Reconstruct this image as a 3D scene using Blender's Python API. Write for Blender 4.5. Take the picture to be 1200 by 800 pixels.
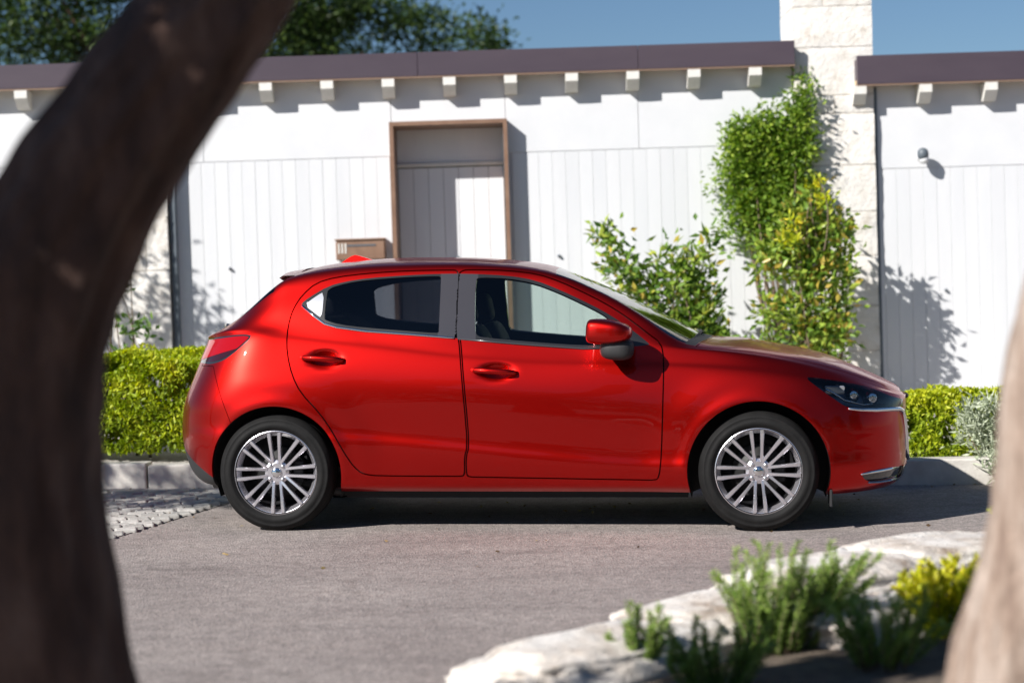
import bpy, bmesh, math, random
import numpy as np
from mathutils import Vector, Matrix, noise

# ------------------------------------------------------------------ scene, camera, sky, sun
scn = bpy.context.scene
for o in list(bpy.data.objects):
    bpy.data.objects.remove(o)
random.seed(7)
RNG = np.random.default_rng(11)
COL = scn.collection

CAM_H = 1.297
cam_d = bpy.data.cameras.new('camera')
cam = bpy.data.objects.new('camera', cam_d)
COL.objects.link(cam)
cam_d.sensor_width = 36.0
cam_d.lens = 36.0 * 2085.0 / 1200.0
cam_d.clip_start = 0.1
cam_d.clip_end = 2000.0
cam.matrix_world = (Matrix.Translation((0, 0, CAM_H))
                    @ Matrix.Rotation(math.radians(90) - math.atan(65.0 / 2085.0), 4, 'X')
                    @ Matrix.Rotation(-0.0315, 4, 'Z'))
cam_d.dof.use_dof = True
cam_d.dof.focus_distance = 9.6
cam_d.dof.aperture_fstop = 1.5
scn.camera = cam

SUN_TRAVEL = Vector((1.15, 0.95, -1.0)).normalized()
SUN_EL = math.asin(-SUN_TRAVEL.z)
SUN_AZ = math.atan2(-SUN_TRAVEL.x, -SUN_TRAVEL.y)      # clockwise from +Y
world = bpy.data.worlds.new('World')
scn.world = world
world.use_nodes = True
wn = world.node_tree
wn.nodes.clear()
wo = wn.nodes.new('ShaderNodeOutputWorld')
wb = wn.nodes.new('ShaderNodeBackground')
ws = wn.nodes.new('ShaderNodeTexSky')
ws.sky_type = 'NISHITA'
ws.sun_disc = False
ws.sun_elevation = SUN_EL
ws.sun_rotation = SUN_AZ
ws.air_density = 1.0
ws.dust_density = 0.1
ws.ozone_density = 6.0
wb.inputs['Strength'].default_value = 0.05
wn.links.new(ws.outputs[0], wb.inputs[0])
wn.links.new(wb.outputs[0], wo.inputs[0])

sun_d = bpy.data.lights.new('sun', 'SUN')
sun_d.energy = 5.0
sun_d.angle = math.radians(0.55)
sun_d.color = (1.0, 0.965, 0.92)
sun = bpy.data.objects.new('sun', sun_d)
COL.objects.link(sun)
sun.rotation_euler = SUN_TRAVEL.to_track_quat('-Z', 'Y').to_euler()

scn.view_settings.view_transform = 'Standard'
scn.view_settings.look = 'None'
scn.view_settings.exposure = 0.60
scn.view_settings.gamma = 1.0
scn.view_settings.use_curve_mapping = False
scn.render.engine = 'CYCLES'
scn.cycles.max_bounces = 10
scn.cycles.transparent_max_bounces = 16

SLOPE = -0.016


def gz(x):
    return SLOPE * max(-9.0, min(9.0, x))


# ------------------------------------------------------------------ helpers
def tag(o, label=None, cat=None, group=None, kind=None):
    if label: o['label'] = label
    if cat: o['category'] = cat
    if group: o['group'] = group
    if kind: o['kind'] = kind
    return o


def empty(name, loc=(0, 0, 0), rz=0.0):
    o = bpy.data.objects.new(name, None)
    o.empty_display_size = 0.1
    o.location = loc
    o.rotation_euler = (0, 0, rz)
    COL.objects.link(o)
    return o


def link(name, me, mat=None, parent=None, loc=(0, 0, 0), rot=(0, 0, 0)):
    o = bpy.data.objects.new(name, me)
    if mat is not None and len(me.materials) == 0:
        me.materials.append(mat)
    o.location = loc
    o.rotation_euler = rot
    if parent is not None:
        o.parent = parent
    COL.objects.link(o)
    return o


def mesh(name, V, F, smooth=False):
    me = bpy.data.meshes.new(name)
    me.from_pydata([tuple(map(float, v)) for v in V], [], [tuple(map(int, f)) for f in F])
    if smooth:
        me.polygons.foreach_set('use_smooth', np.ones(len(me.polygons), dtype=bool))
    me.update()
    return me


def np_mesh(name, V, F, smooth=False):
    """fast mesh from numpy arrays, F is (m,k)"""
    V = np.asarray(V, dtype=np.float32); F = np.asarray(F, dtype=np.int32)
    me = bpy.data.meshes.new(name)
    m, k = F.shape
    me.vertices.add(len(V)); me.vertices.foreach_set('co', V.ravel())
    me.loops.add(m * k); me.loops.foreach_set('vertex_index', F.ravel())
    me.polygons.add(m)
    me.polygons.foreach_set('loop_start', np.arange(0, m * k, k, dtype=np.int32))
    if smooth:
        me.polygons.foreach_set('use_smooth', np.ones(m, dtype=bool))
    me.update(calc_edges=True)
    me.validate()
    return me


def box_mesh(name, x0, x1, y0, y1, z0, z1, bev=0.0, seg=1):
    bm = bmesh.new()
    bmesh.ops.create_cube(bm, size=1.0)
    for v in bm.verts:
        v.co = Vector((x0 + (v.co.x + .5) * (x1 - x0), y0 + (v.co.y + .5) * (y1 - y0), z0 + (v.co.z + .5) * (z1 - z0)))
    if bev > 0:
        bmesh.ops.bevel(bm, geom=list(bm.edges), offset=bev, segments=seg, profile=.5, affect='EDGES')
    me = bpy.data.meshes.new(name)
    bm.to_mesh(me); bm.free()
    return me


def tube_mesh(name, pts, rads, n=12, cap=True, jitter=0.0, seed=0):
    P = [Vector(p) for p in pts]
    V, F = [], []
    up = Vector((0.13, 0.31, 0.94))
    for i, p in enumerate(P):
        t = (P[min(i + 1, len(P) - 1)] - P[max(i - 1, 0)]).normalized()
        a = t.cross(up)
        if a.length < 1e-3: a = t.cross(Vector((1, 0, 0)))
        a.normalize(); b = a.cross(t).normalized()
        for k in range(n):
            th = 2 * math.pi * k / n
            r = rads[i] if hasattr(rads, '__len__') else rads
            if jitter:
                q = p + (a * math.cos(th) + b * math.sin(th)) * r
                r *= 1 + jitter * (noise.noise(q * 9 + Vector((seed, 0, 0))) + .6 * noise.noise(q * Vector((26, 26, 9)).x / 1.0 + Vector((seed, 3, 0))))
            V.append(p + (a * math.cos(th) + b * math.sin(th)) * r)
    for i in range(len(P) - 1):
        for k in range(n):
            F.append((i * n + k, i * n + (k + 1) % n, (i + 1) * n + (k + 1) % n, (i + 1) * n + k))
    if cap:
        F.append(tuple(range(n))[::-1]); F.append(tuple(range((len(P) - 1) * n, len(P) * n)))
    return mesh(name, V, F, True)


def lathe_mesh(name, prof, n=64, axis='y'):
    """prof: list of (r, h); revolve about y"""
    V, F = [], []
    m = len(prof)
    for k in range(n):
        th = 2 * math.pi * k / n
        for r, h in prof:
            V.append((r * math.cos(th), h, r * math.sin(th)) if axis == 'y' else (r * math.cos(th), r * math.sin(th), h))
    for k in range(n):
        for i in range(m - 1):
            a, b = k * m + i, ((k + 1) % n) * m + i
            F.append((a, a + 1, b + 1, b))
    return mesh(name, V, F, True)


def superellipsoid(name, rx, ry, rz, e1=.35, e2=.35, nu=20, nv=28):
    def sp(c, e): return math.copysign(abs(c) ** e, c)
    V, F = [], []
    for i in range(nu + 1):
        a = -math.pi / 2 + math.pi * i / nu
        for j in range(nv):
            b = 2 * math.pi * j / nv
            V.append((rx * sp(math.cos(a), e1) * sp(math.cos(b), e2), ry * sp(math.cos(a), e1) * sp(math.sin(b), e2), rz * sp(math.sin(a), e1)))
    for i in range(nu):
        for j in range(nv):
            F.append((i * nv + j, i * nv + (j + 1) % nv, (i + 1) * nv + (j + 1) % nv, (i + 1) * nv + j))
    return mesh(name, V, F, True)


def join_meshes(name, items, smooth=None):
    """items: list of (mesh, Matrix)"""
    bm = bmesh.new()
    for me, mx in items:
        tmp = me.copy(); tmp.transform(mx)
        bm.from_mesh(tmp)
        bpy.data.meshes.remove(tmp)
    me = bpy.data.meshes.new(name)
    bm.to_mesh(me); bm.free()
    return me


# ------------------------------------------------------------------ materials
def new_mat(name):
    m = bpy.data.materials.new(name)
    m.use_nodes = True
    nt = m.node_tree
    return m, nt, nt.nodes['Principled BSDF']


def N(nt, t, **kw):
    n = nt.nodes.new(t)
    for k, v in kw.items():
        if k in n.inputs.keys(): n.inputs[k].default_value = v
        else: setattr(n, k, v)
    return n


def ramp(nt, fac, stops):
    r = nt.nodes.new('ShaderNodeValToRGB')
    els = r.color_ramp.elements
    while len(els) < len(stops): els.new(0.5)
    for e, (p, c) in zip(els, stops):
        e.position = p; e.color = (c[0], c[1], c[2], 1)
    nt.links.new(fac, r.inputs[0])
    return r


def simple(name, col, rough=.5, metal=0.0, coat=0.0, spec=.5, coat_rough=.03):
    m, nt, b = new_mat(name)
    b.inputs['Base Color'].default_value = (*col, 1)
    b.inputs['Roughness'].default_value = rough
    b.inputs['Metallic'].default_value = metal
    b.inputs['Coat Weight'].default_value = coat
    b.inputs['Coat Roughness'].default_value = coat_rough
    b.inputs['Specular IOR Level'].default_value = spec
    return m


def noisy(name, stops, scale=8.0, detail=6.0, rough=.7, bump=0.0, bump_scale=None, coords='Object', stretch=(1, 1, 1), rand=0.0, dist=.01):
    """noise-coloured material, optional bump, optional per-object brightness variation"""
    m, nt, b = new_mat(name)
    tc = N(nt, 'ShaderNodeTexCoord')
    mp = N(nt, 'ShaderNodeMapping'); mp.inputs['Scale'].default_value = stretch
    nt.links.new(tc.outputs[coords], mp.inputs[0])
    src = mp.outputs[0]
    if rand:
        oi = N(nt, 'ShaderNodeObjectInfo')
        ad = N(nt, 'ShaderNodeVectorMath', operation='MULTIPLY_ADD')
        nt.links.new(oi.outputs['Random'], ad.inputs[0]); ad.inputs[1].default_value = (37, 51, 23)
        nt.links.new(src, ad.inputs[2]); src = ad.outputs[0]
    n1 = N(nt, 'ShaderNodeTexNoise', Scale=scale, Detail=detail, Roughness=.6)
    nt.links.new(src, n1.inputs['Vector'])
    r = ramp(nt, n1.outputs['Fac'], stops)
    out = r.outputs[0]
    if rand:
        hs = N(nt, 'ShaderNodeHueSaturation')
        mr = N(nt, 'ShaderNodeMapRange'); mr.inputs['To Min'].default_value = 1 - rand; mr.inputs['To Max'].default_value = 1 + rand
        nt.links.new(oi.outputs['Random'], mr.inputs['Value'])
        nt.links.new(mr.outputs[0], hs.inputs['Value'])
        nt.links.new(out, hs.inputs['Color']); out = hs.outputs[0]
    nt.links.new(out, b.inputs['Base Color'])
    b.inputs['Roughness'].default_value = rough
    if bump:
        n2 = N(nt, 'ShaderNodeTexNoise', Scale=bump_scale or scale * 4, Detail=8.0, Roughness=.65)
        nt.links.new(src, n2.inputs['Vector'])
        bp = N(nt, 'ShaderNodeBump', Strength=bump, Distance=dist)
        nt.links.new(n2.outputs['Fac'], bp.inputs['Height'])
        nt.links.new(bp.outputs[0], b.inputs['Normal'])
    return m


def leaf_mat(name, stops, rough=.45, trans=.35):
    """colour from the per-leaf 'tint' attribute, a little translucent"""
    m, nt, b = new_mat(name)
    at = N(nt, 'ShaderNodeAttribute'); at.attribute_name = 'tint'
    r = ramp(nt, at.outputs['Fac'], stops)
    nt.links.new(r.outputs[0], b.inputs['Base Color'])
    b.inputs['Roughness'].default_value = rough
    b.inputs['Specular IOR Level'].default_value = .35
    tr = N(nt, 'ShaderNodeBsdfTranslucent')
    hs = N(nt, 'ShaderNodeHueSaturation'); hs.inputs['Saturation'].default_value = 1.1; hs.inputs['Value'].default_value = 1.3
    nt.links.new(r.outputs[0], hs.inputs['Color']); nt.links.new(hs.outputs[0], tr.inputs[0])
    mx = N(nt, 'ShaderNodeMixShader'); mx.inputs[0].default_value = trans
    out = nt.nodes['Material Output']
    nt.links.new(b.outputs[0], mx.inputs[1]); nt.links.new(tr.outputs[0], mx.inputs[2])
    nt.links.new(mx.outputs[0], out.inputs[0])
    return m


def glass_mat(name, tint, ior=1.45, gloss=1.0):
    m, nt, b = new_mat(name)
    nt.nodes.remove(b)
    t = N(nt, 'ShaderNodeBsdfTransparent'); t.inputs[0].default_value = (*tint, 1)
    g = N(nt, 'ShaderNodeBsdfGlossy'); g.inputs['Roughness'].default_value = .01; g.inputs[0].default_value = (gloss, gloss, gloss, 1)
    fr = N(nt, 'ShaderNodeFresnel'); fr.inputs['IOR'].default_value = ior
    mx = N(nt, 'ShaderNodeMixShader')
    nt.links.new(fr.outputs[0], mx.inputs[0]); nt.links.new(t.outputs[0], mx.inputs[1]); nt.links.new(g.outputs[0], mx.inputs[2])
    nt.links.new(mx.outputs[0], nt.nodes['Material Output'].inputs[0])
    return m


def paint_mat():
    m, nt, b = new_mat('red_paint')
    b.inputs['Base Color'].default_value = (.48, .0072, .0052, 1)
    b.inputs['Metallic'].default_value = 1.0
    b.inputs['Roughness'].default_value = .35
    b.inputs['Coat Weight'].default_value = .55
    b.inputs['Coat IOR'].default_value = 1.38
    b.inputs['Coat Roughness'].default_value = .02
    tc = N(nt, 'ShaderNodeTexCoord')
    n2 = N(nt, 'ShaderNodeTexNoise', Scale=900.0, Detail=1.0)
    nt.links.new(tc.outputs['Object'], n2.inputs['Vector'])
    bp = N(nt, 'ShaderNodeBump', Strength=.05, Distance=.0004)
    nt.links.new(n2.outputs['Fac'], bp.inputs['Height'])
    nt.links.new(bp.outputs[0], b.inputs['Normal'])
    return m


M = {}
M['paint'] = paint_mat()
M['gloss_black'] = simple('gloss_black', (.02, .02, .022), .12, 0, 1.0)
M['pillar_black'] = simple('pillar_black', (.045, .042, .046), .22, 0.0, .8)  # greyer than the frame black, sky reflection put into the base colour
M['frame_black'] = simple('frame_black', (.012, .012, .013), .3, 0, .3)
M['matt_black'] = simple('matt_black', (.018, .018, .019), .6)
M['dark_inner'] = simple('dark_inner', (.008, .008, .009), .8)
M['cabin'] = simple('cabin', (.022, .022, .026), .7)
M['chrome'] = simple('chrome', (.78, .79, .80), .12, 1.0)
M['silver_trim'] = simple('silver_trim', (.62, .62, .64), .3, .85)
M['rim_silver'] = simple('rim_silver', (.66, .64, .68), .24, .85, .4)
M['rim_dark'] = simple('rim_dark', (.012, .012, .014), .5, .3)
M['disc'] = simple('disc', (.10, .10, .10), .45, .9)
M['tyre'] = noisy('tyre', [(.3, (.006, .006, .006)), (.7, (.012, .0115, .0115))], 12, 4, .7, .15, 60)
M['tyre'].node_tree.nodes['Principled BSDF'].inputs['Specular IOR Level'].default_value = .18
M['glass_clear'] = glass_mat('glass_clear', (.66, .74, .71))
M['glass_front'] = glass_mat('glass_front', (.70, .78, .75))
M['glass_dark'] = glass_mat('glass_dark', (.30, .32, .35), 1.5)
M['lamp_housing'] = simple('lamp_housing', (.10, .11, .13), .25, .6)
M['lens'] = glass_mat('lens', (.82, .86, .9), 1.5)
M['lamp_red'] = simple('lamp_red', (.30, .003, .006), .03, 0, .25, .3)
M['lamp_smoke'] = simple('lamp_smoke', (.03, .003, .004), .08, 0, 1.0)
M['blue_steel'] = simple('blue_steel', (.10, .16, .27), .15, .6, .6)

M['asphalt'] = None


def asphalt_mat():
    m, nt, b = new_mat('asphalt')
    tc = N(nt, 'ShaderNodeTexCoord')
    big = N(nt, 'ShaderNodeTexNoise', Scale=.9, Detail=5.0, Roughness=.6)
    mid = N(nt, 'ShaderNodeTexNoise', Scale=14.0, Detail=6.0, Roughness=.7)
    fin = N(nt, 'ShaderNodeTexVoronoi', Scale=95.0)
    for n_ in (big, mid, fin): nt.links.new(tc.outputs['Object'], n_.inputs['Vector'])
    r1 = ramp(nt, big.outputs['Fac'], [(.3, (.245, .212, .200)), (.7, (.305, .270, .254))])
    r2 = ramp(nt, mid.outputs['Fac'], [(.25, (.70, .69, .68)), (.55, (1, 1, 1)), (.8, (1.18, 1.17, 1.16))])
    r3 = ramp(nt, fin.outputs['Color'], [(.1, (.72, .72, .72)), (.9, (1.3, 1.28, 1.25))])
    a = N(nt, 'ShaderNodeMix', data_type='RGBA', blend_type='MULTIPLY'); a.inputs[0].default_value = 1
    nt.links.new(r1.outputs[0], a.inputs[6]); nt.links.new(r2.outputs[0], a.inputs[7])
    c = N(nt, 'ShaderNodeMix', data_type='RGBA', blend_type='MULTIPLY'); c.inputs[0].default_value = 1
    nt.links.new(a.outputs[2], c.inputs[6]); nt.links.new(r3.outputs[0], c.inputs[7])
    # hairline cracks and darker worn patches
    wv = N(nt, 'ShaderNodeTexVoronoi', Scale=.55, feature='DISTANCE_TO_EDGE')
    wn_ = N(nt, 'ShaderNodeTexNoise', Scale=2.5, Detail=6.0)
    nt.links.new(tc.outputs['Object'], wn_.inputs['Vector'])
    va = N(nt, 'ShaderNodeVectorMath', operation='MULTIPLY_ADD'); va.inputs[1].default_value = (.5, .5, .5)
    nt.links.new(wn_.outputs['Color'], va.inputs[0]); nt.links.new(tc.outputs['Object'], va.inputs[2]); nt.links.new(va.outputs[0], wv.inputs['Vector'])
    rc = ramp(nt, wv.outputs['Distance'], [(0, (.84, .83, .82)), (.004, (.93, .93, .93)), (.010, (1, 1, 1))])
    st_ = N(nt, 'ShaderNodeTexNoise', Scale=1.7, Detail=7.0, Roughness=.7)
    mp_ = N(nt, 'ShaderNodeMapping'); mp_.inputs['Scale'].default_value = (.5, 1.6, 1); mp_.inputs['Location'].default_value = (3.3, 1.7, 0)
    nt.links.new(tc.outputs['Object'], mp_.inputs[0]); nt.links.new(mp_.outputs[0], st_.inputs['Vector'])
    rs_ = ramp(nt, st_.outputs['Fac'], [(.30, (.74, .73, .73)), (.46, (1, 1, 1)), (.66, (1.10, 1.09, 1.08))])
    c2 = N(nt, 'ShaderNodeMix', data_type='RGBA', blend_type='MULTIPLY'); c2.inputs[0].default_value = 1
    nt.links.new(c.outputs[2], c2.inputs[6]); nt.links.new(rc.outputs[0], c2.inputs[7])
    c3 = N(nt, 'ShaderNodeMix', data_type='RGBA', blend_type='MULTIPLY'); c3.inputs[0].default_value = 1
    nt.links.new(c2.outputs[2], c3.inputs[6]); nt.links.new(rs_.outputs[0], c3.inputs[7])
    nt.links.new(c3.outputs[2], b.inputs['Base Color'])
    b.inputs['Roughness'].default_value = .85
    bp = N(nt, 'ShaderNodeBump', Strength=.6, Distance=.006)
    nt.links.new(fin.outputs['Distance'], bp.inputs['Height'])
    bp2 = N(nt, 'ShaderNodeBump', Strength=.4, Distance=.02)
    nt.links.new(mid.outputs['Fac'], bp2.inputs['Height']); nt.links.new(bp.outputs[0], bp2.inputs['Normal'])
    nt.links.new(bp2.outputs[0], b.inputs['Normal'])
    return m


M['asphalt'] = asphalt_mat()
M['sett'] = noisy('sett', [(.3, (.33, .315, .29)), (.7, (.47, .45, .42))], 30, 5, .85, .4, 90, rand=.18)
M['bedding'] = noisy('bedding', [(.3, (.26, .24, .22)), (.7, (.38, .355, .325))], 25, 5, .95, .5, 80)
M['kerb'] = noisy('kerb', [(.3, (.46, .43, .39)), (.65, (.60, .57, .52))], 9, 6, .85, .3, 70, rand=.06)
M['soil'] = noisy('soil', [(.3, (.10, .075, .055)), (.7, (.20, .155, .115))], 14, 6, .95, .8, 60, dist=.03)
M['gravel'] = noisy('gravel', [(.3, (.40, .36, .32)), (.7, (.60, .56, .51))], 40, 5, .95, .8, 60, dist=.02)
M['white_board'] = noisy('white_board', [(.3, (.625, .635, .65)), (.7, (.675, .68, .69))], 5, 4, .55, .05, 40, stretch=(1, 1, .15), rand=.018)
M['white_wall'] = noisy('white_wall', [(.3, (.625, .635, .65)), (.7, (.675, .68, .69))], 3, 5, .6, .05, 40)
M['rafter'] = noisy('rafter', [(.3, (.64, .62, .57)), (.7, (.74, .72, .67))], 12, 4, .6, .1, 60)
M['soffit'] = noisy('soffit', [(.3, (.42, .30, .17)), (.7, (.52, .39, .23))], 6, 4, .7)
M['fascia'] = noisy('fascia', [(.3, (.062, .046, .060)), (.7, (.080, .060, .074))], 3, 5, .42, .06, 20, stretch=(.3, 1, 1))
M['fascia_edge'] = simple('fascia_edge', (.26, .17, .12), .5)
M['bronze'] = noisy('bronze', [(.3, (.20, .115, .075)), (.7, (.27, .165, .11))], 8, 4, .42, .05, 40)
M['door_grey'] = noisy('door_grey', [(.3, (.66, .67, .69)), (.7, (.72, .73, .74))], 4, 4, .5, stretch=(1, 1, .2))
M['trim_dark'] = simple('trim_dark', (.10, .12, .14), .5)
M['stone'] = noisy('stone', [(.26, (.50, .44, .37)), (.40, (.70, .66, .60)), (.72, (.78, .76, .73))], 7, 7, .9, .7, 22, rand=.07, dist=.02)
M['mortar'] = noisy('mortar', [(.3, (.50, .44, .36)), (.7, (.62, .56, .47))], 10, 5, .95)
M['rock'] = noisy('rock', [(.30, (.36, .28, .22)), (.43, (.64, .57, .50)), (.62, (.78, .74, .69))], 5, 8, .9, .8, 18, rand=.05, dist=.03)
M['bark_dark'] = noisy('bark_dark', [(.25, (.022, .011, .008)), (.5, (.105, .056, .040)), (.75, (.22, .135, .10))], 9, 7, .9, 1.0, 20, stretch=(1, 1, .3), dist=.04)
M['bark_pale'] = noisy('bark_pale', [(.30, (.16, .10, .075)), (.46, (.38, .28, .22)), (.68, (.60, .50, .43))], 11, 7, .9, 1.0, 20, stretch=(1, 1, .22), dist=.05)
M['twig'] = noisy('twig', [(.3, (.13, .09, .06)), (.7, (.24, .18, .12))], 20, 4, .9)
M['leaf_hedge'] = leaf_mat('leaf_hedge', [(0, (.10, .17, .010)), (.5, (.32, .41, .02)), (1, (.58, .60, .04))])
M['leaf_shrub'] = leaf_mat('leaf_shrub', [(0, (.05, .12, .02)), (.55, (.19, .31, .045)), (.93, (.42, .50, .08)), (1, (.48, .36, .07))], .3, .28)
M['leaf_vine'] = leaf_mat('leaf_vine', [(0, (.05, .12, .012)), (.6, (.19, .31, .035)), (1, (.42, .52, .08))], .4)
M['leaf_yellow'] = leaf_mat('leaf_yellow', [(0, (.24, .34, .02)), (.5, (.52, .56, .03)), (1, (.80, .68, .05))])
M['leaf_rose'] = leaf_mat('leaf_rose', [(0, (.06, .12, .025)), (.5, (.19, .31, .06)), (1, (.42, .54, .12))], .5, .2)
M['leaf_grey'] = leaf_mat('leaf_grey', [(0, (.18, .22, .13)), (.5, (.38, .43, .29)), (1, (.56, .60, .46))], .6, .2)
M['leaf_tree'] = leaf_mat('leaf_tree', [(0, (.018, .04, .010)), (.6, (.045, .085, .018)), (1, (.10, .15, .03))])
M['leaf_purple'] = leaf_mat('leaf_purple', [(0, (.06, .03, .07)), (1, (.17, .10, .17))])


# ------------------------------------------------------------------ foliage
def leaves_mesh(name, C, D, length, width, tint, fold=.25):
    """C centres (n,3), D leaf directions (n,3); one pointed folded leaf each"""
    n = len(C)
    D = D / np.maximum(np.linalg.norm(D, axis=1, keepdims=True), 1e-6)
    rnd = RNG.normal(size=(n, 3))
    S = np.cross(D, rnd); S /= np.maximum(np.linalg.norm(S, axis=1, keepdims=True), 1e-6)
    U = np.cross(S, D)
    L = (length * RNG.uniform(.7, 1.25, n))[:, None]
    W = (width * RNG.uniform(.75, 1.2, n))[:, None]
    base = C - D * L * .5
    tip = C + D * L * .5 - U * L * .08
    l = C - D * L * .05 + S * W * .5 + U * W * fold
    r = C - D * L * .05 - S * W * .5 + U * W * fold
    V = np.stack([base, l, tip, r], 1).reshape(-1, 3)
    i = np.arange(n)[:, None] * 4
    F = np.concatenate([i + np.array([[0, 2, 1]]), i + np.array([[0, 3, 2]])], 1).reshape(-1, 3)
    me = np_mesh(name, V, F, True)
    at = me.attributes.new('tint', 'FLOAT', 'POINT')
    at.data.foreach_set('value', np.repeat(np.clip(tint, 0, 1), 4).astype(np.float32))
    return me


def blob_points(blobs, density, shell=.55):
    """clump centres in ellipsoids (cx,cy,cz,rx,ry,rz)"""
    out = []
    for b in blobs:
        vol = b[3] * b[4] * b[5] * 4.19
        n = max(3, int(vol * density))
        d = RNG.normal(size=(n, 3)); d /= np.linalg.norm(d, axis=1, keepdims=True)
        r = shell + (1 - shell) * RNG.random(n) ** .6
        out.append(np.array(b[:3]) + d * r[:, None] * np.array(b[3:]))
    return np.concatenate(out)


def clump_leaves(P, per, spread, length, width, up=.35, tint_mid=.5, tint_sd=.2):
    n = len(P)
    C = np.repeat(P, per, 0)
    off = RNG.normal(size=(n * per, 3)) * spread * np.array([1, 1, .8])
    C = C + off
    D = off / spread + np.array([0, 0, up]) + RNG.normal(size=off.shape) * .5
    t = np.repeat(RNG.normal(tint_mid, tint_sd * .7, n), per) + RNG.normal(0, tint_sd, n * per)
    return C, D, t


def twig_mesh(name, base, targets, r0=.012, r1=.003, sag=.1, n=5):
    items = []
    V, F = [], []
    base = np.array(base, float)
    for tg in targets:
        b0 = base + RNG.normal(size=3) * np.array([.05, .05, 0])
        k = len(V)
        steps = 6
        mid = (b0 + tg) / 2 + RNG.normal(size=3) * sag * np.linalg.norm(tg - b0)
        prev = None
        for s in range(steps + 1):
            u = s / steps
            p = (1 - u) ** 2 * b0 + 2 * u * (1 - u) * mid + u * u * tg
            r = r0 + (r1 - r0) * u
            for q in range(n):
                th = 2 * math.pi * q / n
                V.append((p[0] + r * math.cos(th), p[1] + r * math.sin(th), p[2]))
        for s in range(steps):
            for q in range(n):
                F.append((k + s * n + q, k + s * n + (q + 1) % n, k + (s + 1) * n + (q + 1) % n, k + (s + 1) * n + q))
    return mesh(name, V, F, True)


def leafy_plant(name, label, cat, base, blobs, density, per, spread, length, width, mat, group=None, up=.35, n_twigs=14, tint=(.5, .2), twig_r=.012, shell=.55, twig_name='stem', extra=None):
    root = empty(name, base)
    tag(root, label, cat, group)
    B = np.array(base)
    P = blob_points(blobs, density, shell) - B
    C, D, t = clump_leaves(P, per, spread, length, width, up, *tint)
    fo = link('foliage', leaves_mesh('foliage', C, D, length, width, t), M[mat], root)
    fo['kind'] = 'stuff'
    idx = RNG.choice(len(P), min(n_twigs, len(P)), replace=False)
    link(twig_name, twig_mesh(twig_name, (0, 0, 0), P[idx], twig_r), M['twig'], root)['kind'] = 'stuff'
    return root

# ------------------------------------------------------------------ ground, road, kerb
def sheet(name, poly_fn_grid, mat, kind='structure'):
    V, F = poly_fn_grid
    o = link(name, mesh(name, V, F, True), mat)
    if kind: tag(o, kind=kind)
    return o


def grid_sheet(xs, ys, zf):
    V = [(x, y, zf(x, y)) for y in ys for x in xs]
    nx = len(xs)
    F = [(j * nx + i, j * nx + i + 1, (j + 1) * nx + i + 1, (j + 1) * nx + i) for j in range(len(ys) - 1) for i in range(nx - 1)]
    return V, F


xs = [-400, -100, -30, -9] + list(np.arange(-8, 8.1, 1.0)) + [9, 30, 100, 400]
ys = [-400, -100, -30, -10] + list(np.arange(-6, 20, 1.0)) + [25, 40, 100, 500]
tag(sheet('road', grid_sheet(xs, ys, lambda x, y: gz(x)), M['asphalt']), kind='structure')

KA, KB = Vector((-2.673, 11.70, 0)), Vector((2.77, 11.19, 0))
KD = (KB - KA).normalized()
KN = Vector((-KD.y, KD.x, 0))          # away from the road
KANG = math.atan2(KD.y, KD.x)


def kpt(s, n, z=0.0):
    p = KA + KD * s + KN * n
    return Vector((p.x, p.y, gz(p.x) + z))


# sett paving at the left of the drive (each sett is a piece of the paving)
pav_V = [(-6.5, 7.4, gz(-6.5) + .004), (-2.62, 7.4, gz(-2.62) + .004), (-1.70, 11.05, gz(-1.7) + .004), (-1.72, 11.72, gz(-1.72) + .004), (-6.5, 12.2, gz(-6.5) + .004)]
paving = link('sett_paving', mesh('sett_paving', pav_V, [(0, 1, 2, 3, 4)]), M['bedding'])
tag(paving, 'pale stone sett paving beside the road behind the red car', None, kind='structure')
sett_meshes = []
for k in range(5):
    sx, sy = [(.116, .10), (.110, .104), (.12, .098), (.114, .106), (.106, .10)][k]
    me = box_mesh('sett', -sx / 2, sx / 2, -sy / 2, sy / 2, -.03, .018, .012, 2)
    for v in me.vertices:
        v.co += Vector(noise.noise_vector(v.co * 22 + Vector((k * 7, 0, 0)))) * .006
    me.materials.append(M['sett'])
    sett_meshes.append(me)
cnt = 0
for j in range(40):
    for i in range(20):
        if cnt >= 290: break
        y = 11.42 - j * .114
        edge = -2.62 + (y - 7.4) * (.92 / 3.65)
        x = edge - .065 - i * .127 + random.uniform(-.012, .012)
        if x < -3.15: continue
        kl = KA.y + (x - KA.x) * KD.y / KD.x
        if y > kl - .08: continue
        o = link('sett', sett_meshes[(i * 3 + j * 2) % 5], None, paving, (x, y + random.uniform(-.008, .008), gz(x) + random.uniform(-.004, .004)), (random.uniform(-.03, .03), random.uniform(-.03, .03), .24 + random.uniform(-.08, .08)))
        cnt += 1

# kerb: dressed stones
kerb = empty('kerb', (0, 0, 0)); tag(kerb, kind='structure')
s = -4.35
ki = 0
while s < 6.2:
    L = .92
    me = box_mesh('kerb_stone', 0, L - .012, 0, .16, -.12, .155, .012, 2)
    p = kpt(s, 0)
    link('kerb_stone', me, M['kerb'], kerb, p, (0, -SLOPE * 0, KANG + random.uniform(-.004, .004)))
    s += L
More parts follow.
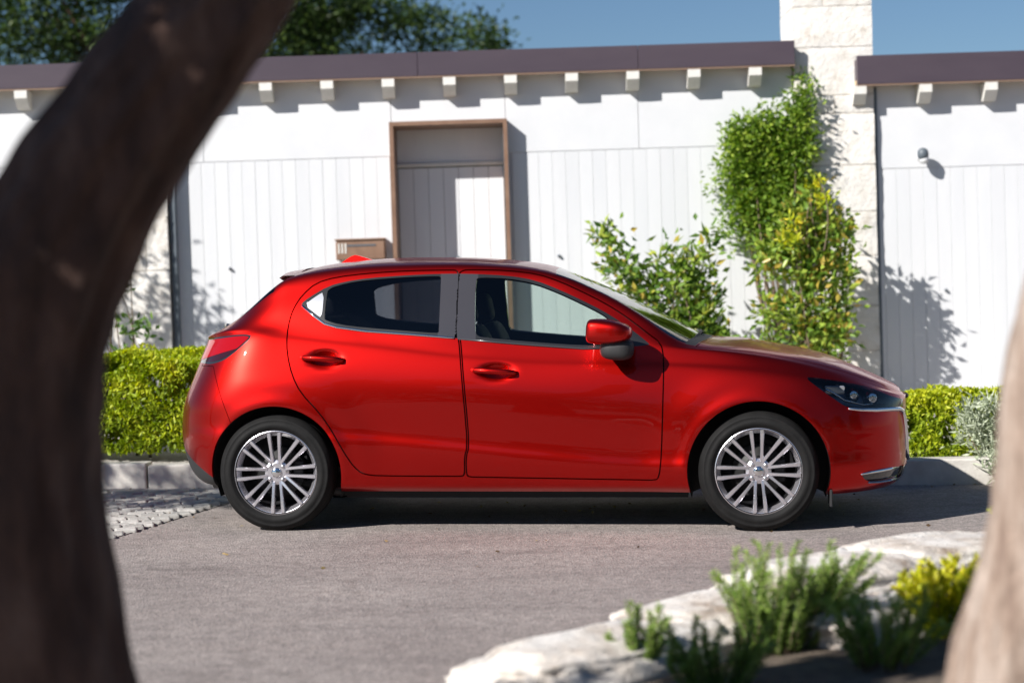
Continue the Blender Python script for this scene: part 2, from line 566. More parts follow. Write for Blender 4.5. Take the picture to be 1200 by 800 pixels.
# planting bed behind the kerb, pale gravel
V, F = [], []
for i in range(30):
    s = -5 + i * .42
    for n_, z_ in ((.155, .13), (.5, .15), (1.2, .17), (2.2, .19), (6.0, .19)):
        p = kpt(s, n_, z_ + random.uniform(-.01, .01)); V.append(p)
for i in range(29):
    for j in range(4): F.append((i * 5 + j, i * 5 + 5 + j, i * 5 + 6 + j, i * 5 + 1 + j))
tag(link('planting_bed', mesh('planting_bed', V, F, True), M['gravel']), kind='structure')

# ------------------------------------------------------------------ buildings
WALL_Y = 15.0


def plank_mesh(w, z0, z1):
    return box_mesh('plank', 0, w, -.010, 0, z0, z1, .0012, 1)


def wall_building(name, label, x0, x1, band_z, eave_z, fascia_top, tails, door=None):
    b = empty(name, ((x0 + x1) / 2, WALL_Y, 0))
    tag(b, label, 'building')
    ox = -(x0 + x1) / 2

    def P(nm, me, mt, par=None):
        return link(nm, me, mt, b if par is None else par)
    # backing wall, with an opening for the door
    if door:
        dx0, dx1, dz = door
        V = []
        me = join_meshes('wall', [(box_mesh('t', x0 + ox, dx0 + ox, 0, .35, -.3, fascia_top - .05), Matrix()),
                                  (box_mesh('t', dx1 + ox, x1 + ox, 0, .35, -.3, fascia_top - .05), Matrix()),
                                  (box_mesh('t', dx0 + ox, dx1 + ox, 0, .35, dz, fascia_top - .05), Matrix())])
    else:
        me = box_mesh('wall', x0 + ox, x1 + ox, 0, .35, -.3, fascia_top - .05)
    P('wall', me, M['white_wall'])
    # plain band above the planks
    cuts = list(np.arange(x0, x1, 3.66)) + [x1]
    spans = []
    for a_, c_ in zip(cuts[:-1], cuts[1:]):
        if door and a_ < door[1] and c_ > door[0]:
            if a_ < door[0]: spans.append((a_, door[0], band_z))
            if c_ > door[1]: spans.append((door[1], c_, band_z))
            spans.append((max(a_, door[0]), min(c_, door[1]), door[2] + .016))
        else: spans.append((a_, c_, band_z))
    for a_, c_, zb in spans:
        P('band_board', box_mesh('band_board', a_ + ox + .002, c_ + ox - .002, -.014, 0, zb + .003, eave_z + .018, .002), M['white_wall'])
    w = .1135
    pm = plank_mesh(w - .0016, -.2, band_z)
    pm.materials.append(M['white_board'])
    n = int((x1 - x0) / w)
    for i in range(n):
        px = x0 + i * w + .002
        if door and px + w > door[0] + .0 and px < door[1]: continue
        o = link('plank', pm, None, b, (px + ox, 0 if i % 5 else -.0015, 0))
    # soffit, rafters, fascia
    P('soffit', box_mesh('soffit', x0 + ox, x1 + ox, -.150, .5, eave_z + .02, eave_z + .05), M['soffit'])
    pr = [(-.178, -.0008), (-.178, -.066), (-.105, -.146), (0.0, -.146), (0.0, -.0008)]      # sawn rafter end, raked below
    tm = mesh('rafter_tail', [(sx, y, eave_z + z) for sx in (-.052, .052) for y, z in pr],
              [(0, 1, 2, 3, 4), (9, 8, 7, 6, 5)] + [(k, 5 + k, 5 + (k + 1) % 5, (k + 1) % 5) for k in range(5)])
    tm.materials.append(M['rafter'])
    for t in tails:
        link('rafter_tail', tm, None, b, (t + ox, 0, 0))
    segs = list(np.arange(x0 - .0, x1, 1.83)) + [x1]
    for a, c in zip(segs[:-1], segs[1:]):
        P('fascia', box_mesh('fascia', a + ox + .0015, c + ox - .0015, -.185, -.152, eave_z + .012, fascia_top, .003), M['fascia'])
    P('fascia_edge', box_mesh('fascia_edge', x0 + ox, x1 + ox, -.180, -.146, eave_z, eave_z + .0118), M['fascia_edge'])
    P('roof', box_mesh('roof', x0 + ox, x1 + ox, -.151, 6.0, eave_z + .055, fascia_top - .03), M['fascia'])
    return b, ox


LX0, LX1 = -6.2, 2.42
left_tails = [-1.979 + .5085 * k for k in range(-8, 9)]
bl, ox = wall_building('boarded_building', 'long white boarded building with dark fascia and brown-framed recessed door', LX0, LX1, 2.412, 3.045, 3.255, left_tails, door=(-.955, .005, 2.675))
# door: bronze frame standing proud of the wall, recessed white leaf with a transom panel above
DX0, DX1, DZ = -.968, .015, 2.690
fr = join_meshes('door_frame', [
    (box_mesh('t', DX0 + ox, DX0 + .034 + ox, -.145, .30, -.1, DZ), Matrix()),
    (box_mesh('t', DX1 - .034 + ox, DX1 + ox, -.145, .30, -.1, DZ), Matrix()),
    (box_mesh('t', DX0 + .034 + ox, DX1 - .034 + ox, -.145, .30, DZ - .034, DZ), Matrix())])
link('door_frame', fr, M['bronze'], bl)
door = link('door', box_mesh('door', DX0 + .036 + ox, DX1 - .036 + ox, .272, .30, -.1, 2.335), M['trim_dark'], bl)
bw = (DX1 - DX0 - .08) / 7
for k in range(7):
    link('door_board', box_mesh('door_board', DX0 + .04 + k * bw + ox, DX0 + .04 + (k + 1) * bw - .0025 + ox, .264, .272, .12, 2.325, .003), M['door_grey'], door)
link('door_knob', superellipsoid('door_knob', .022, .03, .022, 1, 1, 10, 14), M['trim_dark'], door, (-.44 + ox, .232, 1.545))
tp = link('transom_panel', box_mesh('transom_panel', DX0 + .036 + ox, DX1 - .036 + ox, .255, .29, 2.365, DZ - .036, .003), M['door_grey'], bl)
link('transom_rail', box_mesh('transom_rail', DX0 + .035 + ox, DX1 - .035 + ox, .235, .29, 2.336, 2.364, .002), M['rafter'], bl)

br, oxr = wall_building('boarded_annex', 'lower white boarded annex on the right with dark fascia and wall lamp', 2.93, 7.0, 2.178, 2.862, 3.112, [2.955 + .545 * k for k in range(8)])


# stone piers of separate ashlar blocks
def stone_mesh(w, d, h, seed):
    bm = bmesh.new()
    bmesh.ops.create_cube(bm, size=1.0)
    bmesh.ops.subdivide_edges(bm, edges=list(bm.edges), cuts=6, use_grid_fill=True)
    for v in bm.verts:
        v.co = Vector((v.co.x * w, v.co.y * d, v.co.z * h))
        q = Vector((v.co.x * 6 + seed * 3.1, v.co.y * 6, v.co.z * 6))
        edge = max(abs(v.co.x) / w, abs(v.co.z) / h) * 2
        if v.co.y < -d * .3:
            v.co.y += noise.noise(q) * .007 + noise.noise(q * 2.7) * .008 + (.004 if edge > .97 else 0)
        if abs(v.co.x) > w * .45: v.co.x += noise.noise(q + Vector((9, 0, 0))) * .004
    me = bpy.data.meshes.new('stone'); bm.to_mesh(me); bm.free()
    me.polygons.foreach_set('use_smooth', np.ones(len(me.polygons), dtype=bool))
    me.set_sharp_from_angle(angle=.6)
    me.materials.append(M['stone'])
    return me


def pier(name, label, x0, x1, yf, yb, top, courses, seed):
    r = empty(name, ((x0 + x1) / 2, (yf + yb) / 2, 0)); tag(r, label, 'pillar')
    w, d = x1 - x0, yb - yf
    link('core', box_mesh('core', -w / 2 + .02, w / 2 - .02, -d / 2 + .012, d / 2, -.2, top - .02), M['mortar'], r)
    z = 0.0; i = 0
    rr = random.Random(seed)
    while z < top - .05:
        h = courses[i % len(courses)]
        h = min(h, top - z)
        split = rr.choice([.38, .5, .62, 1.0]) if i % 3 else 1.0
        parts_ = [(0, split), (split, 1)] if split < 1 else [(0, 1)]
        for a, c in parts_:
            ww = (c - a) * w - .006
            link('stone', stone_mesh(ww, d, h - .007, rr.random() * 40), None, r, (-w / 2 + (a + c) / 2 * w, 0, z + h / 2))
        z += h; i += 1
    return r


pier('stone_pier', 'tall rough pale limestone pier rising between the two white buildings', 2.425, 3.09, 14.925, 15.6, 4.6, [.36, .30, .38, .42, .37, .39, .43, .155, .40, .34], 3)
pier('stone_pier', 'narrow limestone pier at the left end, shaded by leaves', -3.34, -2.84, 14.86, 14.985, 3.03, [.40, .34, .42, .36, .44], 9)
link('corner_strip', box_mesh('corner_strip', -2.82 + ox, -2.782 + ox, -.10, -.0145, -.1, 3.04), M['trim_dark'], bl)  # dark upright strip along the pier edge
link('corner_strip', box_mesh('corner_strip', 3.094 + oxr, 3.118 + oxr, -.04, -.0145, -.1, 2.86), M['trim_dark'], br)

# wall lamp on the annex, letter box on the long building
wl = empty('wall_lamp', (3.48, WALL_Y - .0145, 2.275)); tag(wl, 'small dark round wall lamp on the white annex wall', 'lamp')
link('base', lathe_mesh('base', [(0, 0), (.042, 0), (.042, -.02), (.02, -.03), (0, -.03)], 24), M['white_wall'], wl)
link('arm', tube_mesh('arm', [(0, -.02, 0), (0, -.07, -.005)], .016, 10), M['white_wall'], wl)
hd = link('lamp_head', superellipsoid('lamp_head', .048, .05, .052, .9, 1, 14, 20), M['trim_dark'], wl, (-.005, -.105, .012))
link('lens_cover', superellipsoid('lens_cover', .040, .042, .036, .9, 1, 12, 18), M['white_wall'], wl, (.006, -.10, -.032))

lb = empty('letter_box', (-1.23, WALL_Y - .0145, 1.64)); tag(lb, 'brown metal letter box on the white wall beside the door', 'letter box')
link('box_body', box_mesh('box_body', -.215, .195, -.13, -.002, -.085, .075, .01, 2), M['bronze'], lb)
link('lid', box_mesh('lid', -.222, .202, -.142, -.001, .077, .092, .004), M['bronze'], lb)
link('slot', box_mesh('slot', -.12, .12, -.1345, -.1305, .028, .042), M['trim_dark'], lb)
for k in range(3):
    link('mark', box_mesh('mark', -.195 + k * .028, -.183 + k * .028, -.1335, -.1302, -.03, .055), M['rafter'], lb)
for (x, z, bb, oo) in ((-2.351, 1.515, bl, ox), (.418, 1.536, bl, ox), (3.666, 1.146, br, oxr)):
    link('wall_knob', superellipsoid('wall_knob', .014, .022, .014, 1, 1, 8, 12), M['trim_dark'], bb, (x + oo, -.02, z))

# ------------------------------------------------------------------ trees beyond the roof
def tree(name, label, base, height, blobs, density, per, spread, leaf, mat='leaf_tree', bark='bark_dark', trunk_r=.16, cat='tree', group=None, trunk_pts=None, shell=.5):
    root = empty(name, base); tag(root, label, cat, group)
    B = np.array(base)
    tp_ = trunk_pts or [(0, 0, -.1), (.05, 0, height * .3), (-.05, .05, height * .55), (0, 0, height * .8)]
    link('trunk', tube_mesh('trunk', tp_, np.linspace(trunk_r, trunk_r * .35, len(tp_)), 14, True, .12, 3), M[bark], root)
    P = blob_points(blobs, density, shell) - B
    C, D, t = clump_leaves(P, per, spread, leaf, leaf * .5)
    fo = link('crown', leaves_mesh('crown', C, D, leaf, leaf * .5, t), M[mat], root); fo['kind'] = 'stuff'
    top = np.array(tp_[-2])
    idx = RNG.choice(len(P), 12)
    link('limb', twig_mesh('limb', top, P[idx], trunk_r * .35, .01, .08, 6), M[bark], root)['kind'] = 'stuff'
    return root


tree('evergreen_tree', 'dark evergreen tree rising behind the roof at the far left', (-5.0, 25, 0), 6.5,
     [(-5.2, 25, 5.5, 2.0, 1.5, 1.3), (-3.2, 25.3, 5.3, 1.5, 1.3, .9), (-6.6, 25, 5.6, 1.5, 1.3, 1.2)], 12, 60, .16, .10)
tree('evergreen_tree', 'dark evergreen tree behind the roof above the brown-framed door', (-.6, 26, 0), 5.6,
     [(-1.9, 26, 4.9, 1.2, 1.2, .75), (-.5, 26.2, 4.75, .7, 1.0, .6), (-3.4, 26, 5.0, 1.2, 1.2, .8)], 16, 60, .15, .10)

# ------------------------------------------------------------------ hedges and shrubs against the wall
def hedge(name, label, s0, s1, n0, n1, z0, z1, count, leaf, mat, base_s):
    p0 = kpt(base_s, (n0 + n1) / 2)
    root = empty(name, p0, KANG); tag(root, label, 'hedge')
    n = count
    # points biased to the outer skin of a rounded box
    u = RNG.random((n, 3))
    face = RNG.random(n)
    f0 = face < .55; u[f0, 1] = RNG.random(f0.sum()) ** 2 * .35
    f1 = (face >= .55) & (face < .85); u[f1, 2] = 1 - RNG.random(f1.sum()) ** 2 * .25
    X = s0 + u[:, 0] * (s1 - s0); Y = n0 + u[:, 1] * (n1 - n0); Z = z0 + u[:, 2] * (z1 - z0)
    wob = np.array([noise.noise(Vector((x * 2.2, y * 3, z * 3))) for x, y, z in zip(X, Y, Z)])
    wob2 = np.array([noise.noise(Vector((x * 7, y * 7, z * 7))) for x, y, z in zip(X, Y, Z)])
    keep = wob2 > -.32
    Y = Y + wob * .09; Z = Z + wob * .085 * u[:, 2] + wob2 * .03
    X, Y, Z, wob2 = X[keep], Y[keep], Z[keep], wob2[keep]
    n = len(X)
    C = np.stack([X - base_s, Y - (n0 + n1) / 2, Z], 1)
    D = np.stack([RNG.normal(0, .6, n), RNG.normal(-.35, .5, n), RNG.normal(.55, .5, n)], 1)
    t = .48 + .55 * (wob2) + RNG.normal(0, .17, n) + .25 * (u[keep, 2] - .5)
    fo = link('foliage', leaves_mesh('foliage', C, D, leaf, leaf * .55, t), M[mat], root); fo['kind'] = 'stuff'
    st = [(RNG.uniform(s0, s1) - base_s, RNG.uniform(-.1, .1), 0) for _ in range(16)]
    items = [(tube_mesh('t', [(a, b_, z0 - .1), (a + .04, b_ - .03, (z0 + z1) * .5), (a + .02, b_, z1 - .12)], [.014, .010, .005], 6), Matrix()) for a, b_, _ in st]
    link('stem', join_meshes('stem', items), M['twig'], root)['kind'] = 'stuff'
    return root


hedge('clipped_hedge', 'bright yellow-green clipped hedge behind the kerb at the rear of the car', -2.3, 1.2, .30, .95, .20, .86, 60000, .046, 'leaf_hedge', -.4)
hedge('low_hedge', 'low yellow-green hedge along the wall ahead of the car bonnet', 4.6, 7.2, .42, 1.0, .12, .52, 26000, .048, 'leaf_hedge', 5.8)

leafy_plant('broadleaf_shrub', 'loose glossy broad-leaved shrub against the white wall above the bonnet', 'shrub', (1.38, 14.25, .15),
            [(.80, 14.2, 1.66, .12, .12, .16), (.93, 14.2, 1.42, .18, .14, .20), (1.10, 14.2, 1.15, .22, .16, .24), (1.33, 14.2, 1.42, .17, .14, .24), (1.52, 14.25, 1.30, .16, .14, .26), (1.45, 14.2, 1.0, .26, .18, .26), (1.2, 14.2, .78, .3, .2, .2), (1.60, 14.25, 1.56, .07, .07, .16), (1.62, 14.2, .74, .2, .18, .24)],
            1250, 8, .060, .090, .040, 'leaf_shrub', up=.5, n_twigs=26, tint=(.48, .26), shell=.2)
leafy_plant('fine_leaved_creeper', 'dense dark green fine-leaved creeper climbing the stone pier', 'creeper', (2.33, 14.88, .15),
            [(x * 1.02, 14.84, 1.297 + (z - 1.297) * 1.02, rx, .055, rz) for x, z, rx, rz in ((2.06, 2.30, .30, .36), (2.10, 1.95, .34, .34), (2.34, 2.30, .22, .40), (2.42, 2.66, .11, .24), (2.34, 1.90, .24, .34), (2.20, 1.72, .26, .22), (1.93, 2.40, .20, .25), (2.43, 2.88, .05, .12), (2.0, 2.0, .34, .5), (2.25, 2.35, .32, .45))],
            5200, 12, .050, .056, .024, 'leaf_vine', up=.2, n_twigs=20, tint=(.55, .22), shell=.1, twig_r=.014)
leafy_plant('lower_creeper', 'green bushy creeper with brown stems below the fine-leaved creeper', 'creeper', (2.42, 14.4, .15),
            [(2.45, 14.28, 1.85, .12, .12, .20), (2.61, 14.28, 1.68, .13, .13, .17), (2.32, 14.28, 1.76, .13, .12, .16), (2.30, 14.32, 1.55, .20, .16, .24), (2.48, 14.30, 1.38, .20, .16, .28), (2.10, 14.32, 1.42, .15, .14, .16), (2.62, 14.30, 1.55, .12, .13, .2), (2.36, 14.30, 1.05, .18, .16, .30), (2.52, 14.30, .80, .17, .16, .24), (2.10, 14.30, .98, .12, .12, .24), (2.03, 14.30, .68, .18, .14, .18), (2.66, 14.30, 1.22, .10, .14, .26), (2.64, 14.30, .92, .10, .14, .22)],
            1700, 8, .062, .082, .037, 'leaf_shrub', up=.4, n_twigs=16, tint=(.66, .22), twig_r=.016, shell=.15)
leafy_plant('yellow_shoots', 'bright yellow young shoots on the creeper by the stone pier', 'shoots', (2.42, 14.22, 1.5),
            [(2.46, 14.12, 2.02, .07, .05, .12), (2.52, 14.12, 1.92, .06, .05, .08), (2.28, 14.12, 1.70, .06, .05, .12), (2.22, 14.12, 1.60, .06, .05, .06)],
            3200, 8, .03, .075, .026, 'leaf_yellow', up=.9, n_twigs=6, tint=(.55, .22), twig_r=.006)
leafy_plant('leafy_sapling', 'thin leafy sapling in front of the left limestone pier', 'sapling', (-3.12, 14.2, .15),
            [(-3.12, 14.2, 1.62, .13, .12, .12), (-3.25, 14.2, 1.35, .15, .12, .2), (-3.05, 14.2, 1.1, .2, .12, .2), (-3.45, 14.2, 1.15, .22, .14, .3), (-3.05, 14.2, .85, .15, .14, .12), (-2.90, 14.15, .95, .12, .1, .18)],
            260, 8, .055, .080, .034, 'leaf_shrub', up=.4, n_twigs=10, tint=(.15, .15), twig_r=.012, shell=.2)
leafy_plant('grey_santolina', 'silvery grey-green shrub spilling over the kerb at the right', 'shrub', kpt(5.78, .2, .0),
            [(*kpt(5.74, .20, .32), .22, .18, .22), (*kpt(5.84, .02, .16), .20, .17, .18), (*kpt(5.66, .2, .44), .15, .14, .16), (*kpt(5.90, -.12, .05), .17, .15, .11), (*kpt(6.0, .2, .42), .22, .18, .22), (*kpt(6.08, -.08, .14), .18, .16, .18), (*kpt(5.72, -.04, .10), .12, .12, .10), (*kpt(5.80, -.28, .05), .16, .14, .09), (*kpt(6.0, -.25, .10), .18, .15, .14)],
            1300, 24, .042, .065, .013, 'leaf_grey', up=.8, n_twigs=20, tint=(.6, .22), twig_r=.006, shell=.2)
leafy_plant('purple_spike_plant', 'thin plant with dark purple spikes behind the silvery shrub', 'plant', kpt(6.02, .5, .1),
            [(*kpt(6.0, .5, .58), .03, .03, .10), (*kpt(6.06, .5, .50), .03, .03, .12), (*kpt(5.96, .5, .62), .02, .02, .07)],
            30000, 10, .012, .03, .012, 'leaf_purple', up=1.2, n_twigs=6, twig_r=.004)

# ------------------------------------------------------------------ the car
CAR_YAW = math.radians(7.0)
car = empty('hatchback_car', (-1.1948, 10.3548, SLOPE * -1.1948))
# local axes: +x forward, +y towards the car's left (far side), z up; near (right) side is -y
car.rotation_euler = (Matrix.Rotation(-CAR_YAW, 4, 'Z')).to_euler()
car.matrix_world = Matrix.Translation(car.location) @ Matrix.Rotation(math.atan(-SLOPE), 4, 'Y') @ Matrix.Rotation(-CAR_YAW, 4, 'Z')
tag(car, 'glossy metallic red five-door hatchback parked in side view beside the kerb', 'car')
WB = 2.57


def pchip(pts, x):
    pts = sorted(pts)
    X = np.array([p[0] for p in pts], float); Yv = np.array([p[1] for p in pts], float)
    x = np.clip(np.asarray(x, float), X[0], X[-1])
    h = np.diff(X); d = np.diff(Yv) / h
    m = np.zeros(len(X)); m[0] = d[0]; m[-1] = d[-1]
    for i in range(1, len(X) - 1):
        if d[i - 1] * d[i] > 0:
            w1 = 2 * h[i] + h[i - 1]; w2 = h[i] + 2 * h[i - 1]
            m[i] = (w1 + w2) / (w1 / d[i - 1] + w2 / d[i])
    i = np.clip(np.searchsorted(X, x, side='right') - 1, 0, len(X) - 2)
    t = (x - X[i]) / h[i]
    return ((1 + 2 * t) * (1 - t) ** 2 * Yv[i] + t * (1 - t) ** 2 * h[i] * m[i] + t * t * (3 - 2 * t) * Yv[i + 1] + t * t * (t - 1) * h[i] * m[i + 1])


XR, XF = -.02, 2.62           # where the end roundings begin
NE, NM = 64, 190
a_end = np.linspace(0, math.pi / 2, NE + 1)[1:]


def row(zt, w, xr, xf, nr=3.0, nf=2.8):
    xm = np.linspace(XR, XF, NM)
    wf = (lambda x: pchip(w, x)) if isinstance(w, list) else (lambda x: np.full_like(np.asarray(x, float), w))
    ym = wf(xm)
    xf_ = XF + (xf - XF) * np.sin(a_end) ** (2 / nf); yf_ = wf(np.array([XF]))[0] * np.abs(np.cos(a_end)) ** (2 / nf)
    xr_ = XR - (XR - xr) * np.sin(a_end) ** (2 / nr); yr_ = wf(np.array([XR]))[0] * np.abs(np.cos(a_end)) ** (2 / nr)
    x = np.concatenate([xr_[::-1], xm, xf_]); y = np.concatenate([yr_[::-1], ym, yf_])
    y[0] = 0; y[-1] = 0
    return np.stack([x, y, pchip(zt, x)], 1)


zb = [(-.68, .40), (-.58, .30), (-.45, .24), (0, .215), (.4, .208), (2.2, .200), (2.9, .185), (3.1, .19), (3.42, .205)]
z3 = [(-.7, .50), (-.3, .50), (.5, .466), (.74, .447), (1.015, .421), (1.38, .385), (2.05, .338), (2.9, .345), (3.42, .345)]
z7 = [(-.6, .95), (-.45, .985), (-.3, 1.015), (-.12, 1.032), (.06, 1.018), (.53, .965), (1.03, .905), (1.5, .868), (2.07, .855), (2.5, .828), (2.8, .785), (3.0, .735), (3.2, .685), (3.42, .632)]
zK = [(-.55, 1.02), (-.42, 1.05), (-.3, 1.075), (0, 1.10), (.28, 1.095), (.49, 1.066), (.9, 1.032), (1.37, .978), (1.66, .958), (2.0, .962), (2.3, .945), (2.5, .922), (2.7, .888), (2.9, .838), (3.05, .789), (3.2, .733), (3.42, .652)]
wK = [(-.3, .70), (0, .724), (.4, .742), (1, .754), (2, .754), (2.4, .742), (2.7, .718)]
zR = [(-.50, 1.045), (-.42, 1.068), (-.3, 1.12), (-.2, 1.19), (-.1, 1.275), (-.02, 1.338), (.05, 1.358), (.2, 1.384), (.5, 1.408), (.9, 1.413), (1.2, 1.400), (1.4, 1.376), (1.567, 1.333), (1.703, 1.274), (1.816, 1.218), (1.928, 1.150), (2.039, 1.071), (2.106, 1.020), (2.2, .975), (2.3, .962), (2.5, .942), (2.7, .910), (2.9, .866), (3.1, .802), (3.25, .742), (3.42, .662)]
yR = [(-.2, .60), (0, .578), (.3, .572), (.9, .578), (1.3, .582), (1.567, .605), (1.8, .635), (2.1, .69), (2.2, .705), (2.3, .695), (2.5, .672), (2.7, .645)]
zM = [(-.45, 1.060), (-.38, 1.088), (-.25, 1.17), (-.1, 1.298), (-.055, 1.335), (-.025, 1.385), (0, 1.394), (.13, 1.432), (.31, 1.455), (.62, 1.470), (.93, 1.465), (1.19, 1.447), (1.42, 1.413), (1.535, 1.372), (1.75, 1.277), (1.967, 1.172), (2.18, 1.062), (2.27, 1.012), (2.33, .996), (2.5, .985), (2.71, .948), (2.93, .900), (3.14, .813), (3.31, .733), (3.42, .668)]
add = lambda t, d: [(a, b + d) for a, b in t]
rows = [
    row(zb, .755, -.59, 3.33),
    row(add(zb, .03), .802, -.63, 3.37),
    row([(-.68, .45), (-.4, .33), (.4, .288), (1.04, .284), (2.05, .266), (2.9, .258), (3.42, .27)], .822, -.655, 3.385),
    row(z3, .846, -.665, 3.395),
    row(add(z3, .07), [(0, .838), (.5, .832), (2.1, .834), (2.6, .840)], -.663, 3.395),
    row([(-.7, .66), (0, .68), (2.05, .60), (2.6, .58), (3.42, .48)], [(0, .848), (1, .842), (2.6, .846)], -.65, 3.395),
    row([(-.66, .80), (0, .83), (1, .75), (2.07, .70), (2.6, .69), (3.0, .62), (3.42, .56)], [(0, .834), (.6, .838), (1, .841), (2.6, .836)], -.60, 3.39, 2.8),
    row(z7, [(0, .770), (.5, .788), (1.2, .801), (2.6, .798)], -.545, 3.392, 2.5),
    row(add(z7, .034), [(0, .750), (.5, .770), (1.2, .783), (2.6, .772)], -.53, 3.39, 2.5, 2.7),
    row(zK, wK, -.515, 3.388, 3.0, 2.6),
]
K = rows[-1]
R = row(zR, yR, -.475, 3.365, 3.2, 2.6)
Mr = row(zM, 0.0, -.435, 3.335, 3.4, 2.6)
for f_, bul in ((.34, .014), (.68, .012)):
    g = K + (R - K) * f_
    hh = np.clip((R[:, 2] - K[:, 2]) / .35, 0, 1)
    g[:, 1] += bul * hh
    rows.append(g)
rows.append(R)
rr_ = R.copy(); rr_[:, 1] = R[:, 1] * .90; rr_[:, 2] = R[:, 2] + (Mr[:, 2] - R[:, 2]) * .30; rr_[:, 0] = R[:, 0] + (Mr[:, 0] - R[:, 0]) * .1
rows.append(rr_)
for fy, cz, cx in ((.64, .66, .4), (.32, .92, .75)):
    t = R.copy(); t[:, 1] = R[:, 1] * fy; t[:, 2] = R[:, 2] + (Mr[:, 2] - R[:, 2]) * cz; t[:, 0] = R[:, 0] + (Mr[:, 0] - R[:, 0]) * cx
    rows.append(t)
rows.append(Mr)
CN = np.stack(rows, 0)                       # (rows, cols, 3)
NR = CN.shape[0]
SUB = 8
sv = np.linspace(0, NR - 1, (NR - 1) * SUB + 1)
G = np.zeros((len(sv), CN.shape[1], 3))
ridx = np.arange(NR)
# vectorised pchip over rows
h1 = CN[1:] - CN[:-1]
mm = np.zeros_like(CN); mm[0] = h1[0]; mm[-1] = h1[-1]
for i in range(1, NR - 1):
    p_ = h1[i - 1] * h1[i]
    mm[i] = np.where(p_ > 0, 2 * p_ / np.where(np.abs(h1[i - 1] + h1[i]) < 1e-9, 1e-9, h1[i - 1] + h1[i]), 0)
for k, s_ in enumerate(sv):
    i = min(int(s_), NR - 2); t = s_ - i
    G[k] = (1 + 2 * t) * (1 - t) ** 2 * CN[i] + t * (1 - t) ** 2 * mm[i] + t * t * (3 - 2 * t) * CN[i + 1] + t * t * (t - 1) * mm[i + 1]


def gsm(A, axis, sig):
    r = int(3 * sig) + 1
    kx = np.exp(-.5 * (np.arange(-r, r + 1) / sig) ** 2); kx /= kx.sum()
    pad = [(0, 0)] * A.ndim; pad[axis] = (r, r)
    B = np.pad(A, pad, mode='reflect', reflect_type='odd')
    out = np.zeros_like(A)
    for q, wq in enumerate(kx):
        sl = [slice(None)] * A.ndim; sl[axis] = slice(q, q + A.shape[axis])
        out += wq * B[tuple(sl)]
    return out


G = gsm(G, 0, 2.2)
G = gsm(G, 1, 2.0)
G[:, 0, 1] = 0; G[:, -1, 1] = 0; G[-1, :, 1] = 0
# flared wheel arches, handle cups
ARCH_R = {0.0: .362, WB: .370}
AZ = .312
for ax, ar in ARCH_R.items():
    d = np.hypot(G[..., 0] - ax, G[..., 2] - AZ)
    side = np.clip((G[..., 1] - .5) / .2, 0, 1)
    low = np.clip((1.0 - G[..., 2]) / .2, 0, 1)
    G[..., 1] += side * low * (.016 * np.exp(-((d - ar) / .055) ** 2) * (d > ar * .5) + .010 * np.exp(-((d - ar - .09) / .10) ** 2))
HANDLES = [(.265, .921, -.10), (1.193, .845, -.05)]
for hx, hz, ha in HANDLES:
    dx = (G[..., 0] - hx - .01); dz = (G[..., 2] - hz)
    rr = (dx / .075) ** 2 + (dz / .036) ** 2
    G[..., 1] -= .030 * np.exp(-rr ** 1.6) * (G[..., 1] > .5)

nr_, nc_ = G.shape[:2]
du = np.gradient(G, axis=1); dv = np.gradient(G, axis=0)
NRM = np.cross(du, dv)
NRM /= np.maximum(np.linalg.norm(NRM, axis=2, keepdims=True), 1e-9)
NRM[-1] = [0, 0, 1]; NRM[-1, :, :] = np.where(np.abs(NRM[-2:-1]) >= 0, NRM[-2:-1] * np.array([1, 0, 1]), 0)
NRM[:, 0] = NRM[:, 1] * np.array([1, 0, 1]); NRM[:, -1] = NRM[:, -2] * np.array([1, 0, 1])
NRM /= np.maximum(np.linalg.norm(NRM, axis=2, keepdims=True), 1e-9)
if NRM[nr_ // 3, nc_ // 2, 1] < 0: NRM = -NRM
S = np.repeat(sv[:, None], nc_, 1)
ATT = np.concatenate([G.reshape(-1, 3), S.reshape(-1, 1), NRM.reshape(-1, 3)], 1)     # x y z s nx ny nz
ii = np.arange((nr_ - 1) * (nc_ - 1)); r0 = ii // (nc_ - 1); c0 = ii % (nc_ - 1)
A0 = r0 * nc_ + c0; A1 = A0 + 1; A2 = A0 + nc_ + 1; A3 = A0 + nc_
TRI = np.concatenate([np.stack([A0, A1, A2], 1), np.stack([A0, A2, A3], 1)])


def cut(ATT, TRI, f):
    """split triangles along f = 0"""
    f = np.where(np.abs(f) < 1e-6, 1e-6, f)
    sg = f > 0
    st = sg[TRI]
    ns = st.sum(1)
    mixed = (ns == 1) | (ns == 2)
    keep = TRI[~mixed]
    T = TRI[mixed]; stm = st[mixed]
    if len(T) == 0: return ATT, TRI
    lone_sign = (stm.sum(1) == 1)
    lone = np.argmax(stm == lone_sign[:, None], axis=1)
    ar = np.arange(len(T))
    a = T[ar, lone]; b = T[ar, (lone + 1) % 3]; c = T[ar, (lone + 2) % 3]
    e = np.concatenate([np.stack([a, b], 1), np.stack([a, c], 1)])
    es = np.sort(e, 1)
    key = es[:, 0].astype(np.int64) * len(ATT) + es[:, 1]
    uq, inv = np.unique(key, return_inverse=True)
    i0 = (uq // len(ATT)).astype(int); i1 = (uq % len(ATT)).astype(int)
    t = f[i0] / (f[i0] - f[i1])
    t = np.clip(t, .002, .998)
    newp = ATT[i0] * (1 - t)[:, None] + ATT[i1] * t[:, None]
    base = len(ATT)
    m = len(T)
    ab = base + inv[:m]; ac = base + inv[m:]
    newT = np.concatenate([np.stack([a, ab, ac], 1), np.stack([ab, b, c], 1), np.stack([ab, c, ac], 1)])
    return np.concatenate([ATT, newp]), np.concatenate([keep, newT])


